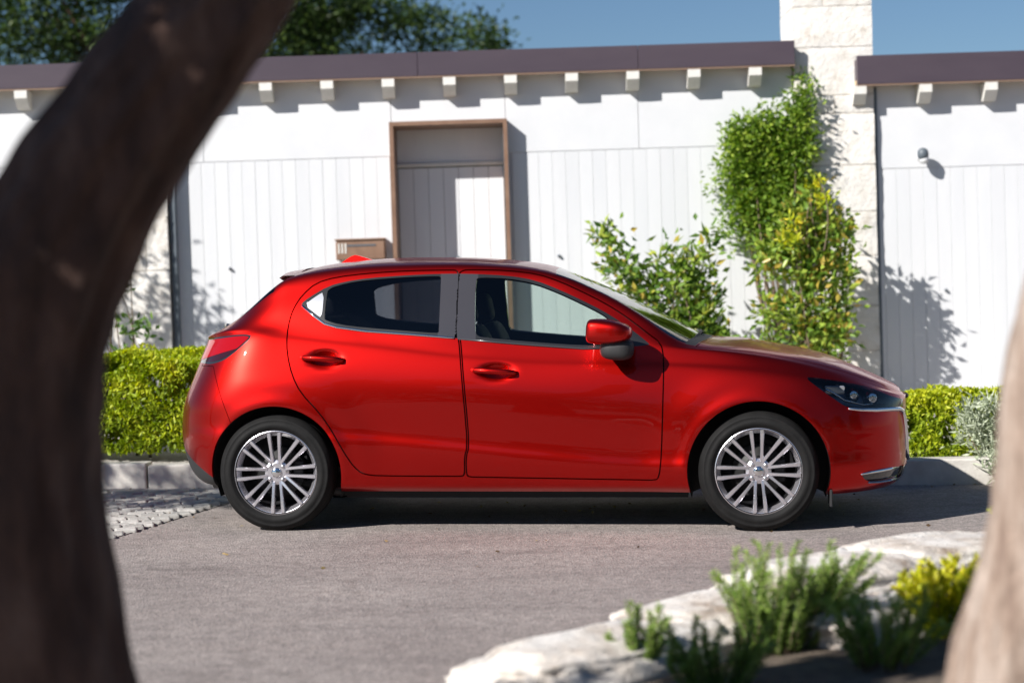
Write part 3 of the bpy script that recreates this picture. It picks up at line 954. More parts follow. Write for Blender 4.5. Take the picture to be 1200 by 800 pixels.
def sdf(poly, X, Z):
    """signed distance to polygon, negative inside"""
    poly = np.array(poly, float)
    d = np.full(X.shape, 1e9); inside = np.zeros(X.shape, bool)
    for (x0, z0), (x1, z1) in zip(poly, np.roll(poly, -1, 0)):
        ex, ez = x1 - x0, z1 - z0
        t = np.clip(((X - x0) * ex + (Z - z0) * ez) / (ex * ex + ez * ez), 0, 1)
        d = np.minimum(d, np.hypot(X - x0 - t * ex, Z - z0 - t * ez))
        cond = (z0 > Z) != (z1 > Z)
        xi = x0 + (Z - z0) / np.where(abs(z1 - z0) < 1e-9, 1e-9, z1 - z0) * ex
        inside ^= cond & (X < xi)
    return np.where(inside, -d, d)


def smooth_poly(pts, it=2):
    p = np.array(pts, float)
    for _ in range(it):
        q = np.roll(p, -1, 0)
        p = np.stack([p * .75 + q * .25, p * .25 + q * .75], 1).reshape(-1, 2)
    return p


DLO = smooth_poly([(.112, 1.212), (.16, 1.252), (.262, 1.312), (.36, 1.336), (.481, 1.352), (.693, 1.364), (.88, 1.369), (1.05, 1.366), (1.25, 1.353), (1.396, 1.326), (1.532, 1.271), (1.645, 1.217), (1.757, 1.160), (1.847, 1.104), (1.93, 1.045), (2.005, .985), (2.01, .975), (1.9, .966), (1.659, .962), (1.365, .984), (1.02, 1.018), (.899, 1.032), (.701, 1.050), (.492, 1.068), (.33, 1.090), (.27, 1.108), (.2, 1.155)], 1)
REARGL = smooth_poly([(.258, 1.262), (.262, 1.298), (.36, 1.326), (.481, 1.342), (.693, 1.354), (.875, 1.357), (.884, 1.35), (.887, 1.06), (.88, 1.050), (.70, 1.066), (.492, 1.084), (.34, 1.104), (.262, 1.128), (.256, 1.14)], 1)
QTR = smooth_poly([(.135, 1.213), (.19, 1.256), (.242, 1.288), (.242, 1.136), (.215, 1.158)], 1)
FRGL = smooth_poly([(1.072, 1.335), (1.09, 1.346), (1.25, 1.338), (1.39, 1.311), (1.525, 1.257), (1.64, 1.203), (1.75, 1.147), (1.79, 1.118), (1.80, 1.10), (1.806, .99), (1.80, .978), (1.659, .976), (1.365, 1.0), (1.12, 1.026), (1.092, 1.035), (1.08, 1.06)], 1)
FDOOR = smooth_poly([(1.037, .40), (1.035, .305), (1.045, .290), (1.1, .288), (1.95, .272), (2.035, .270), (2.055, .29), (2.068, .40), (2.08, .7), (2.085, .9), (2.07, .985), (2.0, 1.035), (1.93, 1.09), (1.847, 1.150), (1.757, 1.205), (1.645, 1.262), (1.532, 1.315), (1.41, 1.358), (1.25, 1.380), (1.06, 1.388), (.985, 1.385), (.982, 1.34), (.995, 1.05), (1.01, .98), (1.04, .70), (1.054, .45)], 1)
RDOOR = smooth_poly([(1.028, .40), (1.026, .305), (1.014, .293), (.95, .293), (.56, .296), (.49, .305), (.452, .325), (.411, .375), (.33, .520), (.253, .638), (.153, .742), (.10, .84), (.068, .95), (.057, 1.055), (.063, 1.13), (.080, 1.195), (.12, 1.265), (.19, 1.33), (.30, 1.36), (.481, 1.378), (.693, 1.388), (.93, 1.388), (.974, 1.385), (.972, 1.34), (.985, 1.05), (1.0, .98), (1.03, .70), (1.044, .45)], 1)
TAIL = smooth_poly([(-.122, 1.050), (-.20, 1.060), (-.36, 1.040), (-.62, 1.015), (-.62, .905), (-.42, .896), (-.375, .897), (-.30, .915), (-.22, .965)], 1)
HEAD = smooth_poly([(2.808, .803), (2.88, .795), (2.972, .779), (3.113, .750), (3.20, .718), (3.30, .672), (3.42, .640), (3.42, .615), (3.27, .625), (3.10, .630), (3.028, .640), (2.97, .680), (2.89, .738)], 1)
FOG = smooth_poly([(3.095, .292), (3.2, .302), (3.42, .312), (3.42, .245), (3.2, .238), (3.13, .248)], 1)


def fields(A):
    x, y, z, s_ = A[:, 0], A[:, 1], A[:, 2], A[:, 3]
    F = {}
    F['dlo'] = np.maximum(sdf(DLO, x, z), .45 - y)
    F['rgl'] = np.maximum(sdf(REARGL, x, z), .45 - y)
    F['qtr'] = np.maximum(sdf(QTR, x, z), .45 - y)
    F['fgl'] = np.maximum(sdf(FRGL, x, z), .45 - y)
    F['fdoor'] = np.maximum(sdf(FDOOR, x, z), .45 - y)
    F['rdoor'] = np.maximum(sdf(RDOOR, x, z), .45 - y)
    F['tail'] = np.maximum(sdf(TAIL, x, z), .40 - y)
    F['head'] = np.maximum(sdf(HEAD, x, z), .40 - y)
    F['fog'] = np.maximum(sdf(FOG, x, z), .42 - y)
    F['arch0'] = np.maximum(np.hypot(x, z - AZ) - ARCH_R[0.0], .45 - y)
    F['arch1'] = np.maximum(np.hypot(x - WB, z - AZ) - ARCH_R[WB], .45 - y)
    cowl = 2.20 + .075 * (1 - (y / .68) ** 2)
    hdr = 1.505 - .03 * (1 - (y / .58) ** 2)
    F['tsp'] = np.where(F['tail'] < .01, z - (.960 + .26 * (x + .3)), 1.0)
    F['bp0'] = np.where(F['dlo'] < .01, x - .880, 1.0)
    F['bp1'] = np.where(F['dlo'] < .01, x - 1.085, 1.0)
    F['tin'] = F['tail'] + .010
    F['wsc'] = np.maximum(np.maximum((12.18 - s_) * .05, hdr - x), x - cowl)
    F['cowl'] = np.maximum(np.maximum((11.9 - s_) * .05, cowl - x), x - cowl - .055)
    F['back'] = np.maximum(np.maximum((11.55 + .3 * np.clip(-x - .25, 0, 1) * 4 - s_) * .05, x + .045), -.385 - x + .05 * (y / .5) ** 2 * 0)
    F['hood'] = np.maximum(np.maximum((10.9 - s_) * .03, cowl + .062 - x), x - 3.352 - .02 + .10 * (y / .7) ** 2)
    F['grille'] = np.maximum(np.maximum(np.maximum(y - .40 + .25 * np.clip(.45 - z, 0, 1), z - .598), .335 - z), 3.2 - x)
    F['intake'] = np.maximum(np.maximum(np.maximum(y - .48, z - .30), .225 - z), 3.2 - x)
    F['rblack'] = np.maximum(z - (.285 + np.clip(-x - .36, 0, 1) * .62), x + .34)
    F['rbump'] = np.maximum(np.maximum(x + .235 + (z - .58) * .42, z - .885), x - 0)
    F['tgate'] = np.maximum(np.maximum(y - .60, .62 - z), x + .33)
    F['fbump'] = np.maximum(2.90 + (z - .5) * .35 - x, z - .645)
    return F


GAPS = {'fdoor': .007, 'rdoor': .007, 'hood': .005, 'rbump': .0035, 'tgate': .005}
for name_ in ('dlo', 'rgl', 'qtr', 'fgl', 'fdoor', 'rdoor', 'tail', 'tin', 'tsp', 'bp0', 'bp1', 'head', 'fog', 'arch0', 'arch1', 'wsc', 'cowl', 'back', 'hood', 'grille', 'intake', 'rblack', 'rbump', 'tgate', 'fbump'):
    g_ = GAPS.get(name_)
    if g_:
        for off in (g_ / 2, -g_ / 2):
            ATT, TRI = cut(ATT, TRI, fields(ATT)[name_] + off)
    else:
        ATT, TRI = cut(ATT, TRI, fields(ATT)[name_])
CEN = ATT[TRI].mean(1)
FC = fields(CEN)
lab = np.full(len(TRI), 'body', dtype=object)
cx_, cy_, cz_, cs_ = CEN[:, 0], CEN[:, 1], CEN[:, 2], CEN[:, 3]
lab[cs_ > 12.0] = 'roof'
lab[(cx_ > 2.05) & (cs_ <= 12.0)] = 'fender'
lab[(cx_ > 2.27) & (cs_ > 8)] = 'fender'
lab[(cx_ < .3) & (cs_ <= 12.0) & (cs_ > 0)] = 'quarter_panel'
lab[(FC['fbump'] < 0)] = 'front_bumper'
lab[(FC['rbump'] < -.00175)] = 'rear_bumper'
lab[np.abs(FC['rbump']) <= .00175] = 'gap'
lab[(cs_ > 12.0) & (cx_ < -.06)] = 'quarter_panel'
tgm = (FC['tgate'] < .0025) & (cx_ < -.33)
lab[tgm] = 'tailgate'
lab[(np.abs(FC['tgate']) <= .0025) & (cx_ < -.33)] = 'gap'
lab[FC['fdoor'] < -.0035] = 'front_door'
lab[FC['rdoor'] < -.0035] = 'rear_door'
lab[(np.abs(FC['fdoor']) <= .0035) | (np.abs(FC['rdoor']) <= .0035)] = 'gap'
lab[FC['hood'] < -.0025] = 'bonnet'
lab[np.abs(FC['hood']) <= .0025] = 'gap'
lab[FC['cowl'] < 0] = 'cowl'
lab[FC['wsc'] < 0] = 'windscreen'
lab[FC['back'] < 0] = 'rear_screen'
lab[FC['rblack'] < 0] = 'lower_valance'
lab[FC['grille'] < 0] = 'grille'
lab[FC['intake'] < 0] = 'grille'
lab[FC['fog'] < 0] = 'fog_bezel'
lab[FC['tail'] < 0] = 'tail_lamp'
lab[FC['head'] < 0] = 'headlight'
lab[FC['dlo'] < 0] = 'window_surround'
lab[FC['qtr'] < 0] = 'quarter_trim'
lab[FC['rgl'] < 0] = 'rear_window'
lab[FC['fgl'] < 0] = 'front_window'
arch_in = (FC['arch0'] < 0) | (FC['arch1'] < 0)
lab[arch_in] = 'none'


def car_pt(P):
    """outer-skin coords (y positive outward, near side) -> car local"""
    P = np.array(P, float); Q = P.copy(); Q[..., 1] = -P[..., 1]; return Q


def panel(name, sel, mat, side, parent=None, inset=0.0, flange=.014, push=0.0, smooth_n=True):
    """side +1: near side, -1: far side, 0: both halves welded into one part"""
    T = TRI[sel]
    if len(T) == 0: return None
    used, invv = np.unique(T, return_inverse=True)
    T = invv.reshape(-1, 3)
    Pn = ATT[used, :3] + ATT[used, 4:7] * (push - inset)
    Nn = ATT[used, 4:7].copy()

    def half(sgn):
        P = Pn.copy(); Nv = Nn.copy()
        if sgn > 0: P[:, 1] *= -1; Nv[:, 1] *= -1; Tt = T[:, ::-1]
        else: Tt = T
        V = [P]; NV = [Nv]; FF = [Tt]
        if flange > 0:
            e = np.concatenate([Tt[:, [0, 1]], Tt[:, [1, 2]], Tt[:, [2, 0]]])
            es = np.sort(e, 1); key = es[:, 0].astype(np.int64) * len(P) + es[:, 1]
            _, ix, c = np.unique(key, return_index=True, return_counts=True)
            be = e[ix[c == 1]]
            be = be[~((np.abs(P[be[:, 0], 1]) < 1e-5) & (np.abs(P[be[:, 1], 1]) < 1e-5))]
            a, b = be[:, 0], be[:, 1]
            m = len(be); b0 = len(P)
            V += [P[a], P[b], P[b] - Nv[b] * flange, P[a] - Nv[a] * flange]
            tn = np.cross(P[b] - P[a], Nv[a]); tn /= np.maximum(np.linalg.norm(tn, axis=1, keepdims=True), 1e-9)
            NV += [tn] * 4
            i0 = b0 + np.arange(m)
            FF += [np.stack([i0 + m, i0, i0 + 3 * m], 1), np.stack([i0 + m, i0 + 3 * m, i0 + 2 * m], 1)]
        return np.concatenate(V), np.concatenate(NV), np.concatenate(FF)
    if side == 0:
        a, b = half(1), half(-1)
        V = np.concatenate([a[0], b[0]]); NV = np.concatenate([a[1], b[1]]); FF = np.concatenate([a[2], b[2] + len(a[0])])
    else:
        V, NV, FF = half(side)
    # far half winds the other way
    me = bpy.data.meshes.new(name)
    me.vertices.add(len(V)); me.vertices.foreach_set('co', V.astype(np.float32).ravel())
    me.loops.add(len(FF) * 3); me.loops.foreach_set('vertex_index', FF.astype(np.int32).ravel())
    me.polygons.add(len(FF)); me.polygons.foreach_set('loop_start', np.arange(0, len(FF) * 3, 3, dtype=np.int32))
    me.polygons.foreach_set('use_smooth', np.ones(len(FF), dtype=bool))
    me.update(calc_edges=True)
    if smooth_n:
        me.normals_split_custom_set_from_vertices([tuple(v) for v in NV])
    return link(name, me, mat, car if parent is None else parent)


# orientation of the lofted triangles: make near half wind outwards
t0 = TRI[np.argmax((np.abs(cx_ - 1.2) < .05) & (np.abs(cz_ - .6) < .05))]
nn = np.cross(ATT[t0[1], :3] - ATT[t0[0], :3], ATT[t0[2], :3] - ATT[t0[0], :3])
if nn[1] > 0: pass
else: TRI = TRI[:, ::-1]

PARTS = {}
for nm, mt, both in (('body', 'paint', True), ('roof', 'paint', True), ('bonnet', 'paint', True), ('front_bumper', 'paint', True), ('rear_bumper', 'paint', True), ('tailgate', 'paint', True), ('cowl', 'matt_black', True),
                     ('windscreen', 'glass_clear', True), ('rear_screen', 'glass_dark', True), ('lower_valance', 'matt_black', True), ('grille', 'gloss_black', True)):
    PARTS[nm] = panel(nm, lab == nm, M[mt], 0, flange=0 if 'glass' in mt else .014)
PARTS['body'].name = 'sill_and_pillars'
for sd in (1, -1):
    for nm, mt in (('fender', 'paint'), ('quarter_panel', 'paint')):
        PARTS[nm, sd] = panel(nm, lab == nm, M[mt], sd)
    fd = panel('front_door', lab == 'front_door', M['paint'], sd)
    rd = panel('rear_door', lab == 'rear_door', M['paint'], sd)
    PARTS['fd', sd], PARTS['rd', sd] = fd, rd
    panel('window', lab == 'front_window', M['glass_front'], sd, fd, inset=.004, flange=0)
    panel('window', lab == 'rear_window', M['glass_dark'], sd, rd, inset=.004, flange=0)
    ws_ = lab == 'window_surround'
    panel('window_frame', ws_ & (cx_ > 1.085), M['frame_black'], sd, fd, flange=.02)
    panel('pillar_cover', ws_ & (cx_ > .982) & (cx_ <= 1.085), M['pillar_black'], sd, fd, flange=.02)
    panel('pillar_cover', ws_ & (cx_ <= .976) & (cx_ > .880), M['pillar_black'], sd, rd, flange=.02)
    panel('window_frame', ws_ & (cx_ <= .880) & (cx_ > .0), M['frame_black'], sd, rd, flange=.02)
    panel('quarter_trim', lab == 'quarter_trim', M['silver_trim'], sd, rd, inset=.003, flange=0)  # black trim given a silver colour for the bright reflection in it
    fb = panel('fog_bezel', lab == 'fog_bezel', M['gloss_black'], sd, inset=.012, flange=0)
    tl = panel('tail_lamp', (lab == 'tail_lamp'), M['gloss_black'], sd, flange=.02)
    split = FC['tsp']
    panel('red_lens', (lab == 'tail_lamp') & (FC['tin'] < 0) & (split > 0), M['lamp_red'], sd, tl, push=.003, flange=.004)
    panel('smoked_lens', (lab == 'tail_lamp') & (FC['tin'] < 0) & (split <= 0), M['lamp_smoke'], sd, tl, push=.002, flange=.004)
    hl = panel('headlight', lab == 'headlight', M['lens'], sd, flange=0)
    PARTS['hl', sd], PARTS['tl', sd] = hl, tl
    panel('housing', lab == 'headlight', M['lamp_housing'], sd, hl, inset=.055, flange=0)

# inner dark shell behind the gaps (not behind glass or in the arches)
shell_sel = np.isin(lab, ['body', 'roof', 'fender', 'quarter_panel', 'front_bumper', 'rear_bumper', 'tailgate', 'gap', 'front_door', 'rear_door', 'bonnet', 'cowl', 'lower_valance', 'grille', 'fog_bezel', 'tail_lamp', 'window_surround', 'quarter_trim'])
panel('inner_shell', shell_sel, M['dark_inner'], 0, inset=.022, flange=0, smooth_n=False)


def skin_y(x, z, off=0.0):
    """near-side skin point at (x, z) in car local coordinates"""
    d = (G[..., 0] - x) ** 2 + (G[..., 2] - z) ** 2 + (G[..., 1] < .25) * 10
    k = np.unravel_index(np.argmin(d), d.shape)
    return G[k][1] + off


def skin_front(y, z):
    m = (G[..., 0] > 2.6)
    d = (G[..., 1] - y) ** 2 + (G[..., 2] - z) ** 2 + (~m) * 10
    k = np.unravel_index(np.argmin(d), d.shape)
    return G[k][0]


for sd in (1, -1):
    f = -1.0 if sd > 0 else 1.0       # local y sign of this side
    hl, tl, fd, rd = PARTS['hl', sd], PARTS['tl', sd], PARTS['fd', sd], PARTS['rd', sd]
    # lamp internals
    for (x, z, r) in ((3.165, .678, .040), (3.065, .697, .037)):
        yv = skin_y(x, z) - .034
        pm_ = lathe_mesh('projector', [(0, -.012), (r * .55, -.016), (r * .8, -.008), (r * .82, .0), (r, .004), (r * 1.05, .03), (0, .035)], 28)
        o = link('projector', pm_, M['chrome'], hl, (x, f * yv, z), (0, 0, math.radians(20) if f < 0 else math.radians(160)))
    bpts = [(2.90, .748), (2.96, .715), (3.02, .675), (3.12, .648), (3.24, .640)]
    link('light_bar', tube_mesh('light_bar', [(x, f * (skin_y(x, z) - .014), z) for x, z in bpts], .006, 8), M['chrome'], hl)
    link('reflector', box_mesh('reflector', 2.915, 3.020, f * (skin_y(2.97, .72) - .03) - .006, f * (skin_y(2.97, .72) - .03) + .006, .708, .752, .006), M['silver_trim'], hl)
    # chrome wing under the lamp and round the grille
    w3 = [(3.035, .634), (3.10, .626), (3.18, .620), (3.25, .617)]
    pts = [(x, f * skin_y(x, z, .003), z) for x, z in w3]
    for yv, z in ((.50, .612), (.455, .600), (.425, .570), (.405, .52), (.385, .46), (.36, .40), (.32, .345), (.24, .325), (.12, .318), (.0, .316)):
        pts.append((skin_front(yv, z) + .004, f * yv, z))
    link('grille_wing', tube_mesh('grille_wing', pts, [.006, .009, .011, .012] + [.013] * 5 + [.012] * 5, 10), M['chrome'], PARTS['grille'])
    fp = [(3.098, .290), (3.15, .297), (3.21, .301), (3.26, .303), (3.30, .304)]
    link('fog_trim', tube_mesh('fog_trim', [(x, f * skin_y(x, z, .004), z) for x, z in fp], [.004, .008, .009, .009, .006], 8), M['chrome'], PARTS['front_bumper'])
    fp = [(3.14, .243), (3.2, .238), (3.26, .238), (3.30, .240)]
    link('fog_trim', tube_mesh('fog_trim', [(x, f * skin_y(x, z, .003), z) for x, z in fp], .006, 8), M['blue_steel'], PARTS['front_bumper'])
    # bright strip under the side windows
    bp = [(.125, 1.208), (.2, 1.150), (.262, 1.108), (.33, 1.088), (.49, 1.066), (.70, 1.049), (.90, 1.031), (.97, 1.024)]
    link('belt_strip', tube_mesh('belt_strip', [(x, f * skin_y(x, z, .003), z) for x, z in bp], .0065, 8), M['chrome'], rd)
    bp = [(.99, 1.020), (1.2, .999), (1.4, .981), (1.66, .960), (1.85, .962)]
    link('belt_strip', tube_mesh('belt_strip', [(x, f * skin_y(x, z, .002), z) for x, z in bp], .0055, 8), M['pillar_black'], fd)
    # door handles
    for (hx, hz, ha), dr in zip(HANDLES, (rd, fd)):
        ys_ = skin_y(hx - .115, hz)
        pts = [(hx - .118, f * (ys_ - .004), hz + .010), (hx - .10, f * (ys_ + .016), hz + .009), (hx - .03, f * (ys_ + .024), hz + .005), (hx + .06, f * (ys_ + .023), hz - .001), (hx + .10, f * (ys_ + .016), hz - .005), (hx + .118, f * (ys_ - .004), hz - .008)]
        hm = tube_mesh('handle', pts, [.011, .015, .016, .016, .015, .011], 12)
        link('handle', hm, M['paint'], dr)
    # mirror
    my = f * .93
    mroot = link('mirror', superellipsoid('mirror', .132, .092, .066, .62, .62, 22, 30), M['paint'], fd, (1.795, my, 1.052), (0, .06, f * .12))
    for v in mroot.data.vertices:          # tapered towards the front, flat glass side at the rear
        v.co.z *= 1.0 - .28 * max(0, v.co.x / .13)
        if v.co.x < -.085: v.co.x = -.085 - (abs(v.co.x) - .085) * .35
    link('mirror_base', superellipsoid('mirror_base', .088, .075, .060, .7, .7, 16, 22), M['matt_black'], mroot, (.055, -f * .025, -.085))
    link('mirror_arm', box_mesh('mirror_arm', 1.81 - 1.805, 1.92 - 1.805, min(0, -f * .15), max(0, -f * .15), -.105, -.06, .012, 2), M['matt_black'], mroot)
    # sail triangle behind the mirror
    # front deflector flap and side sill shadow strip
    link('deflector', box_mesh('deflector', 2.935, 2.950, min(f * .62, f * .80), max(f * .62, f * .80), .125, .215, .004), M['matt_black'], PARTS['front_bumper'])
    # wheel housings
    for ax, ar in ARCH_R.items():
        V, F = [], []
        nseg = 28
        for k in range(nseg + 1):
            th = math.radians(-22 + 224 * k / nseg)
            for yv in (.825, .50):
                V.append((ax + (ar + .004) * math.cos(th), f * (yv if yv < .8 else min(.835, skin_y(ax + ar * math.cos(th), max(.22, AZ + ar * math.sin(th))) - .012)), AZ + (ar + .004) * math.sin(th)))
        for k in range(nseg): F.append((2 * k, 2 * k + 1, 2 * k + 3, 2 * k + 2))
        c0 = len(V); V.append((ax, f * .50, AZ))
        for k in range(nseg): F.append((2 * k + 1, c0, 2 * k + 3))
        link('wheel_housing', mesh('wheel_housing', V, F), M['dark_inner'], PARTS['fender', sd] if ax > 1 else PARTS['quarter_panel', sd])

# roof-edge spoiler, shark-fin aerial, wiper
sp_pts = []
V, F = [], []
for j in range(17):
    yv = -.52 + j * .065
    c = 1 - (yv / .56) ** 2
    xt = -.015 - .035 * c; zt = 1.362 + .036 * c
    for (dx, dz) in ((.09, .004), (.0, .006), (-.018, -.006), (0.0, -.020), (.09, -.02)):
        V.append((xt + dx, yv, zt + dz + (.018 * c if dx > .05 else 0) * (1 if dz > 0 else .3)))
for j in range(16):
    for k in range(4): F.append((j * 5 + k, j * 5 + k + 1, j * 5 + 6 + k, j * 5 + 5 + k))
link('spoiler', mesh('spoiler', V, F, True), M['paint'], PARTS['tailgate'])
bm = bmesh.new()
prof = [(.20, 0), (.235, .024), (.262, .040), (.285, .046), (.31, .040), (.37, .020), (.43, .004), (.44, 0)]
fin_V = []
for sgn in (-1, 1):
    for x, z in prof: fin_V.append((x, sgn * (.028 * (1 - z / .075) + .003), 1.442 + z + .018 * (x - .2)))
n_ = len(prof)
fin_F = [tuple(range(n_)), tuple(range(2 * n_ - 1, n_ - 1, -1))] + [(k, k + n_, k + n_ + 1, k + 1) for k in range(n_ - 1)]
bm.free()
link('aerial_fin', mesh('aerial_fin', fin_V, fin_F), M['paint'], PARTS['roof'])
link('rear_lip', tube_mesh('rear_lip', [(-.335, -.46, 1.094), (-.40, -.32, 1.098), (-.43, 0, 1.10), (-.40, .32, 1.098), (-.335, .46, 1.094)], [.010, .014, .014, .014, .010], 10), M['gloss_black'], PARTS['tailgate'])
link('wiper', tube_mesh('wiper', [(2.235, -.52, .995), (2.262, -.2, 1.018), (2.27, .1, 1.022), (2.258, .35, 1.02)], .008, 8), M['matt_black'], PARTS['cowl'])
link('wiper', tube_mesh('wiper', [(2.275, .02, 1.012), (2.262, .3, 1.008), (2.215, .55, .993)], .008, 8), M['matt_black'], PARTS['cowl'])

# underbody, exhaust
ub = link('underbody', join_meshes('underbody', [(box_mesh('t', .36, 2.2, -.70, .70, .165, .30), Matrix()), (box_mesh('t', -.50, .36, -.48, .48, .26, .42), Matrix()), (box_mesh('t', 2.2, 3.2, -.46, .46, .20, .42), Matrix())]), M['dark_inner'], car)
link('exhaust', tube_mesh('exhaust', [(-.46, -.42, .235), (-.2, -.42, .235), (.1, -.40, .24), (.5, -.1, .21)], [.05, .055, .03, .03], 12), M['matt_black'], ub)
link('axle_beam', tube_mesh('axle_beam', [(0, -.7, .28), (.08, -.4, .25), (.08, .4, .25), (0, .7, .28)], .035, 10), M['matt_black'], ub)
link('trailing_arm', tube_mesh('trailing_arm', [(.46, -.62, .20), (.3, -.66, .20), (0, -.70, .29)], .03, 8), M['matt_black'], ub)

# cabin: seats, headrests, dashboard, steering wheel
for (sx_, sy_) in ((1.28, -.36), (1.28, .36)):
    st = link('seat', superellipsoid('seat', .26, .24, .10, .4, .4), M['cabin'], car, (sx_ + .10, sy_, .50))
    link('backrest', superellipsoid('backrest', .075, .225, .33, .5, .4), M['cabin'], st, (-.27, 0, .27), (0, -.32, 0))
    link('headrest', superellipsoid('headrest', .05, .125, .085, .6, .5), M['cabin'], st, (-.40, 0, .67), (0, -.2, 0))
rs = link('rear_seat', superellipsoid('rear_seat', .26, .60, .10, .4, .3), M['cabin'], car, (.46, 0, .55))
link('backrest', superellipsoid('backrest', .08, .60, .30, .5, .25), M['cabin'], rs, (-.26, 0, .30), (0, -.38, 0))
for yv in (-.36, .36):
    link('headrest', superellipsoid('headrest', .045, .12, .07, .6, .5), M['cabin'], rs, (-.40, yv, .64), (0, -.25, 0))
db = link('dashboard', superellipsoid('dashboard', .26, .68, .16, .5, .25), M['cabin'], car, (2.06, 0, .81))
bmx = bmesh.new()
torV, torF = [], []
for i in range(36):
    th = 2 * math.pi * i / 36
    for j in range(8):
        ph = 2 * math.pi * j / 8
        rr2 = .18 + .014 * math.cos(ph)
        torV.append((.014 * math.sin(ph), rr2 * math.cos(th), rr2 * math.sin(th)))
for i in range(36):
    for j in range(8): torF.append((i * 8 + j, i * 8 + (j + 1) % 8, ((i + 1) % 36) * 8 + (j + 1) % 8, ((i + 1) % 36) * 8 + j))
bmx.free()
link('steering_wheel', mesh('steering_wheel', torV, torF, True), M['cabin'], db, (-.33, .36, .05), (0, .4, 0))
link('cabin_floor', box_mesh('cabin_floor', .1, 2.2, -.70, .70, .305, .33), M['dark_inner'], car)

# wheels
TYR, RIM = .314, .227
tyre_me = lathe_mesh('tyre', [(.205, .06), (RIM - .002, .088), (RIM + .010, .094), (.243, .0985), (.246, .1005), (.262, .101), (.265, .099), (.280, .0965), (.283, .0975), (.289, .0955), (.291, .0925), (.298, .086), (.307, .074), (.312, .064), (TYR, .05), (TYR, .030), (TYR - .006, .028), (TYR - .006, .022), (TYR, .02), (TYR, -.02), (TYR - .006, -.022), (TYR - .006, -.028), (TYR, -.03), (TYR, -.05), (.306, -.078), (.285, -.096), (.25, -.098), (RIM, -.09), (.205, -.06)], 96)
rim_prof = [(RIM - .004, .091), (RIM, .089), (RIM + .001, .083), (RIM - .010, .079), (RIM - .016, .070), (.198, .05), (.192, -.06), (.206, -.085)]
rim_items = [(lathe_mesh('t', rim_prof, 72), Matrix())]


def spoke(offs_in, offs_out, ang):
    r0_, r1_ = .050, RIM - .010
    V, F = [], []
    n = 8
    for i in range(n + 1):
        u = i / n
        r = r0_ + (r1_ - r0_) * u
        c = offs_in + (offs_out - offs_in) * u
        w = .0078 + .0026 * abs(u - .35) * 2
        top = .070 + .016 * math.sin(u * math.pi * .55)
        th_ = .040 - .018 * u
        for (a, b) in ((-w, top - th_), (-w, top - .004), (-w * .65, top), (w * .65, top), (w, top - .004), (w, top - th_)):
            V.append((r, b, c + a))
    for i in range(n):
        for k in range(6):
            F.append((i * 6 + k, i * 6 + (k + 1) % 6, (i + 1) * 6 + (k + 1) % 6, (i + 1) * 6 + k))
    F.append(tuple(range(6))); F.append(tuple(range(n * 6 + 5, n * 6 - 1, -1)))
    return mesh('t', V, F), Matrix.Rotation(ang, 4, 'Y')


for k in range(8):
    ang = math.radians(k * 45 + 2)
    for sg in (-1, 1):
        rim_items.append(spoke(sg * .0185, sg * .029, ang))
rim_items.append((lathe_mesh('t', [(.0, .068), (.05, .068), (.066, .060), (.070, .04), (.0, .04)], 40), Matrix()))
rim_me = join_meshes('rim', rim_items)
rim_me.polygons.foreach_set('use_smooth', np.zeros(len(rim_me.polygons), dtype=bool))
barrel_me = lathe_mesh('wheel', [(.0, .02), (.06, .02), (.075, .012), (.075, .0), (.135, -.002), (.135, -.022), (.06, -.03), (.0, -.03)], 48)
for me_, mt_ in ((tyre_me, 'tyre'), (rim_me, 'rim_silver'), (barrel_me, 'disc')): me_.materials.append(M[mt_])
backing_me = lathe_mesh('rim_barrel', [(.197, .045), (.188, -.055), (.15, -.07), (.0, -.07)], 48)
backing_me.materials.append(M['rim_dark'])
cap_me = lathe_mesh('hub_cap', [(.0, .082), (.018, .081), (.026, .077), (.028, .068)], 32); cap_me.materials.append(M['chrome'])
nut_me = lathe_mesh('t', [(0, .078), (.008, .078), (.010, .074), (.010, .06)], 6)
nuts = join_meshes('wheel_nuts', [(nut_me, Matrix.Translation((.049 * math.cos(a_), 0, .049 * math.sin(a_)))) for a_ in (math.radians(47), math.radians(137), math.radians(227), math.radians(317))])
nuts.materials.append(M['silver_trim'])
cal_me = box_mesh('brake_caliper', -.14, -.075, -.03, .03, -.06, .06, .012, 2); cal_me.materials.append(M['rim_dark'])
for ax in (0.0, WB):
    for sd in (1, -1):
        f = -1.0 if sd > 0 else 1.0
        w = link('wheel', barrel_me, None, car, (ax, f * .742, TYR), (0, random.uniform(0, .2) if False else 0, math.pi if f < 0 else 0))
        link('tyre', tyre_me, None, w)
        link('rim', rim_me, None, w)
        link('rim_barrel', backing_me, None, w)
        link('hub_cap', cap_me, None, w)
        link('wheel_nuts', nuts, None, w)
        link('brake_caliper', cal_me, None, w)

# ------------------------------------------------------------------ foreground bed with limestone boulders
V, F = [], []
edge = [(-1.2, 4.75), (-.4, 5.3), (.1, 5.85), (.6, 6.35), (1.1, 6.95), (1.7, 7.35), (2.3, 7.65), (3.0, 7.9), (4.0, 8.1)]
for (x, y) in edge:
    for t_, z_ in ((0, .004), (.25, .03), (.6, .06), (1.4, .10), (4.0, .12), (9.0, .12)):
        V.append((x + t_ * .55, y - t_ * .8, gz(x) + z_))
for i in range(len(edge) - 1):
    for j in range(5): F.append((i * 6 + j, i * 6 + j + 1, i * 6 + 7 + j, i * 6 + 6 + j))
tag(link('front_bed', mesh('front_bed', V, F, True), M['soil']), kind='structure')


